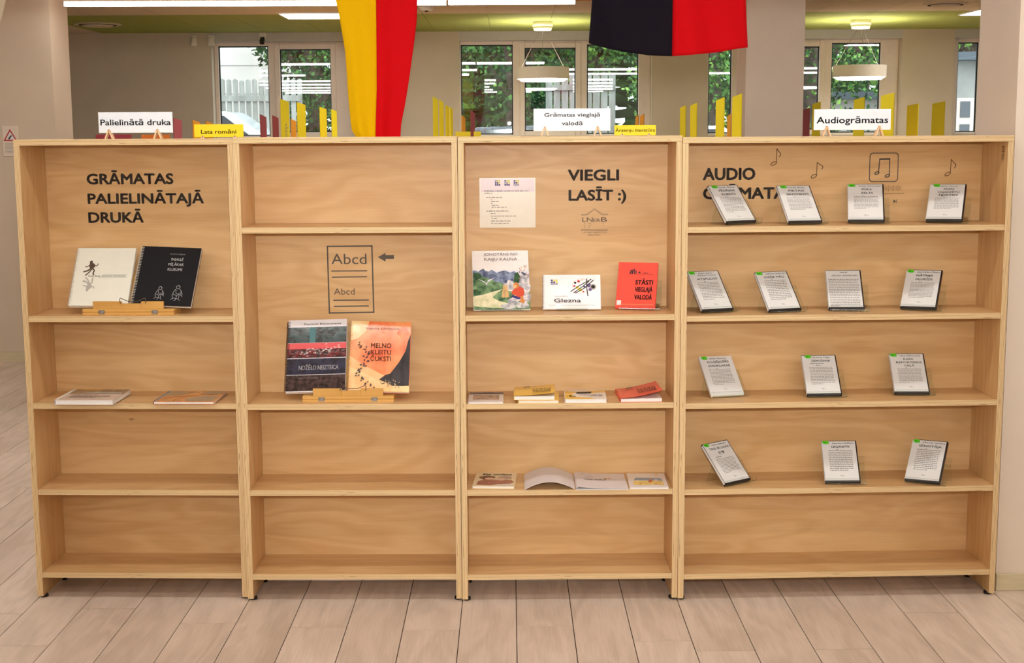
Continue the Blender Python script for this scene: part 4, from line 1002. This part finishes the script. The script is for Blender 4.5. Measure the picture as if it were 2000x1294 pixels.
mat('j_path', (232, 222, 190), .4, .3, noise=.1, nscale=40, rgb2=(206, 206, 160)); mat('j_stone', (214, 208, 206), .4, .3, noise=.15, nscale=50, rgb2=(150, 150, 160)); mat('j_coat', (214, 78, 44), .4); mat('j_hair', (206, 130, 60), .4); mat('j_trunk', (212, 172, 116), .4, .3, noise=.2, nscale=60); mat('j_sky', (222, 222, 230), .4, .3)
W, Hh = .2166, .2524
t = std_book('picture_book', 'tall picture book with a mountain valley and a child in red on its cover', -.0385, .1234, SH[2][3]+.0075, .062, .50, .0, W, .245, .012, 'j_white')
pr = Print(W, .245, -.0006)
pr.rect(.0, 1, .60, .66, 'j_sky')
pr.poly([(0, .45), (0, .66), (.05, .665), (.10, .64), (.14, .67), (.19, .695), (.22, .66), (.28, .64), (.34, .675), (.42, .62), (.5, .645), (.58, .66), (.66, .62), (.74, .645), (.80, .60), (.88, .63), (1, .58), (1, .42)], 'j_blue')
pr.poly([(0, .3), (0, .60), (.06, .62), (.12, .585), (.2, .55), (.3, .52), (.42, .46), (.55, .44), (.6, .3), (.3, .2)], 'j_green')
pr.poly([(.55, .34), (.62, .50), (.72, .47), (.78, .60), (.86, .62), (.92, .56), (1, .60), (1, .30)], 'j_stone')
pr.poly([(.0, .56), (.02, .62), (.08, .63), (.14, .60), (.16, .55), (.1, .5), (.03, .5)], 'j_dkgreen'); pr.poly([(.72, .45), (.74, .60), (.80, .63), (.84, .56), (.82, .44)], 'j_dkgreen')
pr.poly([(0, 0), (1, 0), (1, .34), (.7, .3), (.45, .34), (.2, .3), (0, .28)], 'j_green')
pr.poly([(0, .06), (0, .22), (.16, .25), (.35, .30), (.52, .34), (.40, .26), (.34, .2), (.46, .14), (.62, .1), (.55, .02), (.3, .03)], 'j_path')
pr.poly([(0, .24), (0, .34), (.07, .34), (.15, .30), (.12, .25)], 'j_dkgreen')
pr.poly([(.50, .20), (.535, .42), (.60, .43), (.635, .20)], 'j_trunk'); pr.ell(.57, .425, .04, .02, 'j_stone')
for a, b_, c_, d_ in ((.62, .05, .14, .05), (.86, .07, .12, .055), (.70, .14, .10, .05), (.93, .20, .09, .09), (.78, .19, .10, .05), (.95, .36, .07, .09), (.9, .48, .06, .06)): pr.ell(a, b_, c_, d_, 'j_stone', 12, .08)
pr.poly([(.67, .235), (.68, .20), (.80, .165), (.86, .185), (.80, .215), (.74, .225)], 'logo_navy')
pr.poly([(.67, .265), (.70, .32), (.76, .375), (.82, .385), (.89, .35), (.905, .27), (.88, .215), (.80, .20), (.74, .235)], 'j_coat'); pr.ell(.765, .40, .055, .05, 'j_hair', 12, .1); pr.ell(.74, .385, .03, .03, 'm_peach'); pr.ell(.86, .14, .045, .04, 'j_hair', 10, .2); pr.ell(.86, .19, .03, .025, 'j_hair')
pr.poly([(.08, .52), (.2, .475), (.24, .44), (.28, .47), (.38, .53), (.27, .50), (.245, .40), (.21, .45)], 'j_sky')
for k in range(26): pr.ell(.88+rr.uniform(-.06, .1), .55+rr.uniform(-.06, .2), .008, .008, 'j_hair' if k % 3 else 'sketch_brown', 6)
pr.build('cover_picture', t)
text('JONOTĀNS NO', -W/2+W*.20, -W/2+W*.81, .2225, .2335, 'sketch_brown', t, 'title_lettering', -.0050, -.004); text('KAIJU KALNA', -W/2+W*.21, -W/2+W*.80, .2015, .2135, 'sketch_brown', t, 'title_lettering', -.0050, -.004)
holder(-.0385, .1234, SH[2][3]+.0005, .062, .50, 'clear acrylic stand holding the tall picture book', .16, .15, 0, .012)
mat('g_white', (244, 240, 240), .3, .5, coat=.2)
W = .221
t = spiral_book('small white landscape book Glezna with a paint palette on its cover', .2280, .1286, SH[2][3]+.0075, -.030, .58, -.0, W, .147, .006, 'g_white', ring='ink_grey', n=24)
mat('g_lemon', (226, 210, 40), .5); mat('g_violet', (110, 90, 150), .5); mat('g_pink', (236, 200, 190), .5); mat('g_redp', (196, 60, 60), .5)
pr = Print(W, .147, -.0006); logo(pr, .135, .70, .042, .055, 2)
pr.ell(.66, .66, .16, .22, 'g_pink', 18, .06); pr.ell(.66, .66, .15, .205, 'g_white', 18, .06)
for a, b_, r_, m in ((.56, .76, .022, 'ink'), (.62, .80, .026, 'g_redp'), (.68, .84, .02, 'g_pink'), (.60, .62, .03, 'g_lemon'), (.65, .55, .03, 'g_lemon'), (.70, .50, .016, 'g_redp'), (.72, .64, .02, 'g_violet'), (.80, .68, .04, 'g_violet'), (.87, .64, .055, 'sketch_shadow'), (.87, .64, .035, 'ink'), (.82, .56, .03, 'g_violet'), (.545, .66, .02, 'g_redp')): pr.ell(a, b_, r_, r_*1.5, m, 12)
for p in ([(.48, .50), (.64, .68), (.84, .86)], [(.53, .46), (.70, .66), (.80, .80)], [(.76, .88), (.76, .62), (.78, .36)], [(.56, .45), (.72, .6), (.88, .84)]): pr.stroke(p, .0035, 'ink')
pr.rect(.10, .90, .10, .108, 'ink_grey'); pr.build('cover_picture', t)
text('Glezna', -W/2+W*.195, -W/2+W*.655, .0265, .0435, 'ink', t, 'title_lettering', -.0040, .010); text('Gunita Bļiņa', -W/2+W*.195, -W/2+W*.43, .0505, .0555, 'ink_soft', t, 'author_line', -.0040)
holder(.2280, .1286, SH[2][3]+.0005, -.030, .58, 'clear acrylic stand holding the small landscape book', .12, .09, 0, .006)
mat('r_cover', (240, 78, 58), .35, .4, coat=.2); mat('r_ink', (40, 22, 40), .5)
W = .152
t = std_book('paperback_book', 'bright red paperback STĀSTI VIEGLAJĀ VALODĀ standing upright', .4700, .1343, SH[2][3]+.0085, -.226, .52, -.0, W, .192, .012, 'r_cover')
pr = Print(W, .192, -.0006); pr.poly([(.285, .745), (.31, .83), (.345, .83), (.32, .745)], 'r_ink'); pr.poly([(.335, .745), (.355, .84), (.39, .84), (.37, .745)], 'r_ink'); pr.rect(.395, .42, .745, .86, 'r_ink'); pr.rect(.435, .46, .745, .82, 'r_ink'); pr.poly([(.50, .775), (.54, .80), (.57, .785), (.55, .755)], 'r_ink')
pr.rect(.27, .90, .738, .741, 'r_ink'); pr.lines(.64, .84, .765, 1, .03, 'r_ink', .4, 3); pr.rect(.02, .13, .06, .16, 'paper_white'); pr.rect(.02, .95, .075, .08, 'm_cream'); pr.build('cover_print', t)
for s_, z, a, b_ in (('STĀSTI', .098, .46, .90), ('VIEGLAJĀ', .068, .46, .90), ('VALODĀ', .036, .46, .90)): text(s_, -W/2+W*a, -W/2+W*b_, z, z+.0195, 'r_ink', t, 'title_lettering', -.0032, .020)
holder(.4700, .1343, SH[2][3]+.0005, -.226, .52, 'clear acrylic stand holding the bright red paperback', .155, .12, .016, .012)

# ------------------------------------------------------------------ BOOKS LYING FLAT
def flat_book(name, label, q, z, th, cover, pages='page_edge', spine=None, ct=.0012, print_=None, spiral_=False):
    """q: world corners back-left, back-right, front-right, front-left"""
    c = Vector((sum(p[0] for p in q)/4, sum(p[1] for p in q)/4, 0))
    ex = (Vector((q[2][0]+q[1][0], q[2][1]+q[1][1], 0)) - Vector((q[3][0]+q[0][0], q[3][1]+q[0][1], 0)))/2
    ey = (Vector((q[0][0]+q[1][0], q[0][1]+q[1][1], 0)) - Vector((q[3][0]+q[2][0], q[3][1]+q[2][1], 0)))/2
    w, d = ex.length, ey.length; yaw = math.atan2(ex.y, ex.x)
    t = thing(name, label, 'book', (c.x, c.y, z), (0, 0, yaw))
    MB().box(-w/2, w/2, -d/2, d/2, 0, ct, cover).build('back_cover', t)
    MB().box(-w/2+.002, w/2-.002, -d/2+.002, d/2-.002, ct, th-ct, pages).build('pages', t)
    MB().box(-w/2, w/2, -d/2, d/2, th-ct, th, cover).build('front_cover', t)
    MB().box(-w/2-.0008, -w/2, -d/2, d/2, 0, th, spine or cover).build('spine', t)
    if print_:
        pr = Print(w, d, 0); print_(pr, w, d); o = pr.build('cover_print', t); o.rotation_euler = (-PI/2, 0, 0); o.location = (0, -d/2, th+.0003)
        # rotate x-z print plane to lie face up
    return t, w, d, th
def ftext(t, s, w, d, th, u0, u1, v0, v1, m, bold=.008, name='title_lettering'):
    o = text(s, (u0-.5)*w, (u1-.5)*w, v0*d, v1*d, m, t, name, 0, bold); o.rotation_euler = (-PI/2, 0, 0); o.location = (0, -d/2, th+.0016); return o
mat('f_pinkgrey', (226, 212, 204), .2, .5, coat=.4); mat('f_photo', (130, 112, 96), .25, .4, noise=.5, nscale=26, rgb2=(84, 74, 66), coat=.4); mat('f_gold', (206, 164, 60), .3, .4, noise=.4, nscale=30)
def p1(pr, w, d):
    pr.rect(.04, .99, .55, .99, 'f_photo'); pr.poly([(.05, .88), (.5, .86), (.55, .99), (.05, .99)], 'f_gold'); pr.poly([(.2, .62), (.5, .75), (.95, .72), (.95, .60)], 'sketch_shadow')
t, w, d, th = flat_book('spiral_bound_book', 'thick spiral bound book lying flat with a brown landscape photo cover, left of the pair', [(-1.727, .250), (-1.505, .247), (-1.505, .017), (-1.727, .030)], SH[0][2], .018, 'f_pinkgrey', print_=p1)
b = MB()
for i in range(38):
    yy = -d/2+.006+i*(d-.012)/37; b.tube([(-w/2+.003+.008*math.cos(a), yy, .009+.0115*math.sin(a)) for a in [2*PI*k/8 for k in range(8)]], .0009, 'ring_white', 4, closed=True)
o = b.build('spiral_binding', t); t.location.z += .0035
ftext(t, 'Inga Pizāne', w, d, th, .16, .60, .41, .46, 'sketch_brown'); ftext(t, 'UZRAKSTI, KAMĒR', w, d, th, .16, .85, .30, .37, 'sketch_brown'); ftext(t, 'NEATGRIEŽAS', w, d, th, .16, .62, .20, .27, 'sketch_brown')
mat('o_cover', (216, 136, 44), .15, .5, noise=.3, nscale=14, coat=.6, rgb2=(196, 110, 34)); mat('o_grey', (128, 124, 112), .2, .5, noise=.2, nscale=18, coat=.6)
def p2(pr, w, d):
    pr.poly([(.02, .5), (.3, .62), (.45, .92), (.2, .97), (.02, .9)], 'o_grey'); pr.poly([(.55, .05), (.96, .08), (.97, .55), (.7, .5), (.45, .3)], 'o_grey'); pr.poly([(.6, .72), (.96, .7), (.96, .95), (.7, .96)], 'o_grey')
    pr.stroke([(.3, .1), (.38, .4), (.6, .62), (.9, .66)], .004, 'j_hair'); pr.stroke([(.1, .3), (.3, .5), (.5, .55)], .003, 'sketch_brown')
t, w, d, th = flat_book('spiral_bound_book', 'glossy orange and grey spiral bound book lying flat, right of the pair', [(-1.3550, .2500), (-1.1250, .2450), (-1.1260, .018), (-1.3560, .030)], SH[0][2], .010, 'o_cover', print_=p2)
b = MB()
for i in range(38):
    yy = -d/2+.006+i*(d-.012)/37; b.tube([(-w/2+.003+.006*math.cos(a), yy, .005+.0075*math.sin(a)) for a in [2*PI*k/8 for k in range(8)]], .0009, 'metal', 4, closed=True)
b.build('spiral_binding', t); t.location.z += .0028
# third bookcase, lower shelves
mat('b_grey', (226, 218, 214), .3, .4); mat('b_band', (104, 96, 104), .4); mat('b_pic', (176, 146, 118), .4, noise=.4, nscale=40, rgb2=(140, 122, 110))
z2 = SH[2][2]
def p3(pr, w, d): pr.rect(.0, 1, .78, .97, 'b_band'); pr.rect(.12, .88, .22, .70, 'b_pic')
t, w, d, th = flat_book('booklet', 'thin pale booklet with a brown picture lying beside the bookcase side', [(-.1680, .205), (-.036, .206), (-.035, .004), (-.168, .004)], z2, .007, 'b_grey', print_=p3)
ftext(t, 'KAPSĒTĀ BRAUCIENS', w, d, th, .22, .95, .84, .92, 'b_grey')
mat('y_cover', (250, 200, 20), .3, .4, coat=.3)
t, w, d, th = flat_book('paperback_book', 'yellow paperback lying at the bottom of the two stacked yellow books', [(.022, .192), (.176, .188), (.176, .004), (.022, .008)], z2, .012, 'y_cover')
def logo_y(pr, u=.22, v=.80): 
    pr.poly([(u, v), (u+.03, v+.09), (u+.06, v+.09), (u+.03, v)], 'r_ink'); pr.poly([(u+.05, v), (u+.07, v+.10), (u+.10, v+.10), (u+.08, v)], 'r_ink'); pr.rect(u+.11, u+.135, v, v+.12, 'r_ink'); pr.rect(u+.15, u+.175, v, v+.08, 'r_ink'); pr.poly([(u+.24, v+.03), (u+.28, v+.06), (u+.31, v+.04), (u+.29, v+.01)], 'r_ink')
def open_cover_book(name, label, x, y, z, yaw, w, d, th, cover, lift, strs, skew=0):
    """paperback whose front cover has sprung open along its back edge"""
    t = thing(name, label, 'book', (x, y, z), (0, 0, yaw))
    MB().box(-w/2, w/2, -d/2, d/2, 0, .001, cover).build('back_cover', t); MB().box(-w/2+.001, w/2-.002, -d/2+.002, d/2-.002, .001, th-.001, 'page_edge').build('pages', t)
    MB().box(-w/2-.001, -w/2, -d/2, d/2, 0, th, cover).build('spine', t)
    b = MB(); N = 10
    prof = [((-w/2+w*i/N), th+lift*(i/N)**1.6) for i in range(N+1)]
    for (xa, za), (xb, zb_) in zip(prof, prof[1:]):
        for dz, fl in ((0, 1), (.0012, 0)):
            q = [(xa, -d/2, za+dz), (xb, -d/2, zb_+dz), (xb, d/2, zb_+dz), (xa, d/2, za+dz)]
            b.face(q if not fl else q[::-1], cover, True)
    b.build('front_cover', t)
    al = math.atan2(lift*1.0, w*.95)
    holder_ = bpy.data.objects.new('cover_print', MB_print(w, d)); link(holder_, t); holder_.location = (0, 0, th+lift*.38+.004); holder_.rotation_euler = (0, -al, 0)
    for s_, u0, u1, v0, v1 in strs:
        o = text(s_, (u0-.5)*w, (u1-.5)*w, (v0-.5)*d, (v1-.5)*d, 'r_ink', t, 'title_lettering', 0, .012); o.rotation_mode = 'XYZ'
        o.rotation_euler = (-PI/2, -al, 0); o.location = (0, 0, th+lift*.38+.0055)
        o.matrix_basis = Matrix.Translation((0, 0, th+lift*.38+.0055)) @ Matrix.Rotation(-al, 4, 'Y') @ Matrix.Rotation(-PI/2, 4, 'X')
    return t
def MB_print(w, d):
    pr = Print(w, d, 0); logo_y(pr); m_ = Matrix.Rotation(-PI/2, 4, 'X'); pr.b.v = [tuple(Vector((x, z-d/2, .0003))) for x, y, z in pr.b.v]; return pr.b.mesh('cover_print')
t = open_cover_book('paperback_book', 'yellow paperback STĀSTI VIEGLAJĀ VALODĀ lying on top of another yellow book', .0835, .100, z2+.0125, -.02, .155, .190, .015, 'y_cover', .012, (('STĀSTI', .45, .90, .42, .52), ('VIEGLAJĀ', .45, .90, .28, .38), ('VALODĀ', .45, .90, .14, .24)))
mat('wy_white', (242, 238, 230), .3, .4)
def p4(pr, w, d):
    pr.poly([(0, .0), (.02, .9), (.3, .72), (.85, .9), (1, .88), (1, .72), (.5, .60), (.2, .62), (.2, .25), (.6, .12), (.75, 0)], 'y_cover'); pr.poly([(.28, .62), (.32, .74), (.66, .76), (.72, .68), (.64, .58), (.3, .55)], 'ink'); pr.ell(.69, .67, .04, .06, 'y_cover'); pr.rect(.11, .15, .25, .40, 'ink')
t, w, d, th = flat_book('paperback_book', 'white and yellow paperback with a pencil drawing, lying beside the yellow books', [(.1995, .215), (.3590, .205), (.3545, .014), (.1985, .012)], z2, .014, 'wy_white', print_=p4)
ftext(t, '1  VIEGLI', w, d, th, .06, .27, .22, .32, 'sketch_brown'); ftext(t, 'Vieglās valodas', w, d, th, .36, .92, .40, .47, 'ink_grey'); ftext(t, 'vadlīnijas', w, d, th, .6, .92, .28, .35, 'ink_grey')
t = open_cover_book('paperback_book', 'red paperback lying flat with its cover springing open', .4835, .118, z2, .03, .158, .200, .014, 'r_cover', .030, (('STĀSTI', .45, .90, .42, .52), ('VIEGLAJĀ', .45, .90, .28, .38), ('VALODĀ', .45, .90, .14, .24)))
z1 = SH[2][1]
mat('p_cream', (240, 226, 186), .3, .4, coat=.2); mat('p_brown', (166, 104, 84), .4, noise=.2, nscale=40); mat('p_hair', (120, 76, 58), .4); mat('p_skin', (238, 206, 184), .4); mat('p_grey', (190, 170, 160), .4)
def p5(pr, w, d):
    pr.poly([(.08, .10), (.1, .35), (.25, .5), (.55, .45), (.9, .45), (.98, .3), (.9, .2), (.6, .12), (.4, .06)], 'p_brown'); pr.ell(.30, .62, .2, .14, 'p_hair', 14, .08); pr.ell(.36, .54, .12, .08, 'p_skin'); pr.ell(.74, .62, .17, .13, 'p_grey', 14, .1); pr.ell(.64, .5, .1, .09, 'p_skin'); pr.poly([(.42, .05), (.6, .14), (.95, .2), (.9, .06)], 'b_grey')
t, w, d, th = flat_book('picture_book', 'cream picture book Pie omītes with two brown figures lying flat', [(-.149, .243), (.0110, .242), (.0090, .018), (-.151, .036)], z1, .009, 'p_cream', print_=p5)
ftext(t, 'Pie omītes', w, d, th, .18, .88, .80, .90, 'ink', .02)
mat('s_blue', (150, 176, 200), .4); mat('s_sand', (236, 208, 120), .4, noise=.15, nscale=40)
def p6(pr, w, d):
    pr.poly([(.14, .50), (.9, .48), (.86, .66), (.2, .68)], 's_blue'); pr.poly([(.1, .2), (.3, .14), (.6, .2), (.9, .16), (.88, .46), (.14, .46)], 's_sand'); pr.ell(.6, .5, .05, .07, 'j_hair'); pr.ell(.56, .42, .05, .05, 'g_redp'); pr.ell(.73, .5, .05, .07, 'j_sky'); pr.ell(.78, .9, .04, .04, 'y_cover'); pr.ell(.3, .26, .02, .03, 'j_hair'); pr.ell(.7, .26, .03, .03, 'j_hair')
t, w, d, th = flat_book('picture_book', 'white picture book with a blue sea and yellow beach lying flat at the shelf end', [(.4460, .234), (.5930, .226), (.5950, .006), (.4470, .006)], z1, .006, 'g_white', print_=p6)
# open magazine: arched left half, flat right half
t = thing('open_booklet', 'open white booklet with its left page arching up off the shelf', 'booklet', (.2390, .112, z1), (0, 0, 0))
mat('page_lilac', (232, 226, 228), .4, .3)
def sheet_mesh(prof, y0, y1, thk, m, name, skew=0):
    b = MB()
    for (xa, za), (xb, zb_) in zip(prof, prof[1:]):
        b.face([(xa, y0, za+thk), (xb, y0, zb_+thk), (xb+skew, y1, zb_+thk), (xa+skew, y1, za+thk)], m, True)
        b.face([(xa, y0, za), (xa+skew, y1, za), (xb+skew, y1, zb_), (xb, y0, zb_)], m, True)
        b.face([(xa, y0, za), (xb, y0, zb_), (xb, y0, zb_+thk), (xa, y0, za+thk)], m); b.face([(xb+skew, y1, zb_), (xa+skew, y1, za), (xa+skew, y1, za+thk), (xb+skew, y1, zb_+thk)], m)
    return b.build(name, t)
D2 = .118
archp = [(-.196+.192*i/16, .002+.030*math.sin(PI*(i/16))**.9) for i in range(17)]
sheet_mesh(archp, -D2, D2, .0012, 'page_lilac', 'arched_page')
rp = [(0, .0015), (.004, .010), (.012, .0135), (.03, .0115), (.06, .0075), (.10, .0055), (.15, .0045), (.198, .004)]
sheet_mesh(rp, -D2, D2, .001, 'page_lilac', 'title_page')
sheet_mesh([(0, .0006), (.05, .0006), (.197, .0006)], -D2, D2, .002, 'page_edge', 'pages_below')
for s_, x0, x1, yv, hh, m in (('Mazie stāsti', .020, .125, .005, .020, 'sketch_brown'), ('Anna Kalniņa', .022, .072, .045, .010, 'ink_grey'),):
    o = text(s_, x0, x1, 0, hh, m, t, 'title_lettering', 0, .004); o.matrix_basis = Matrix.Translation((0, yv, .0215)) @ Matrix.Rotation(.10, 4, 'Y') @ Matrix.Rotation(-PI/2, 4, 'X') if False else Matrix.Translation((0, yv, .0140)) @ Matrix.Rotation(.065, 4, 'Y') @ Matrix.Rotation(-PI/2, 4, 'X')
pr = Print(.2, .236, 0); logo(pr, .09, .86, .03, .03, 2); pr.ell(.60, .62, .03, .045, 'j_hair'); pr.ell(.68, .64, .03, .03, 'j_hair'); pr.b.v = [(x+.1, z-.118, .0003-y_) for x, y_, z in pr.b.v]
o = pr.build('page_print', t); o.matrix_basis = Matrix.Translation((0, 0, .0135)) @ Matrix.Rotation(.055, 4, 'Y')

finish_texts()
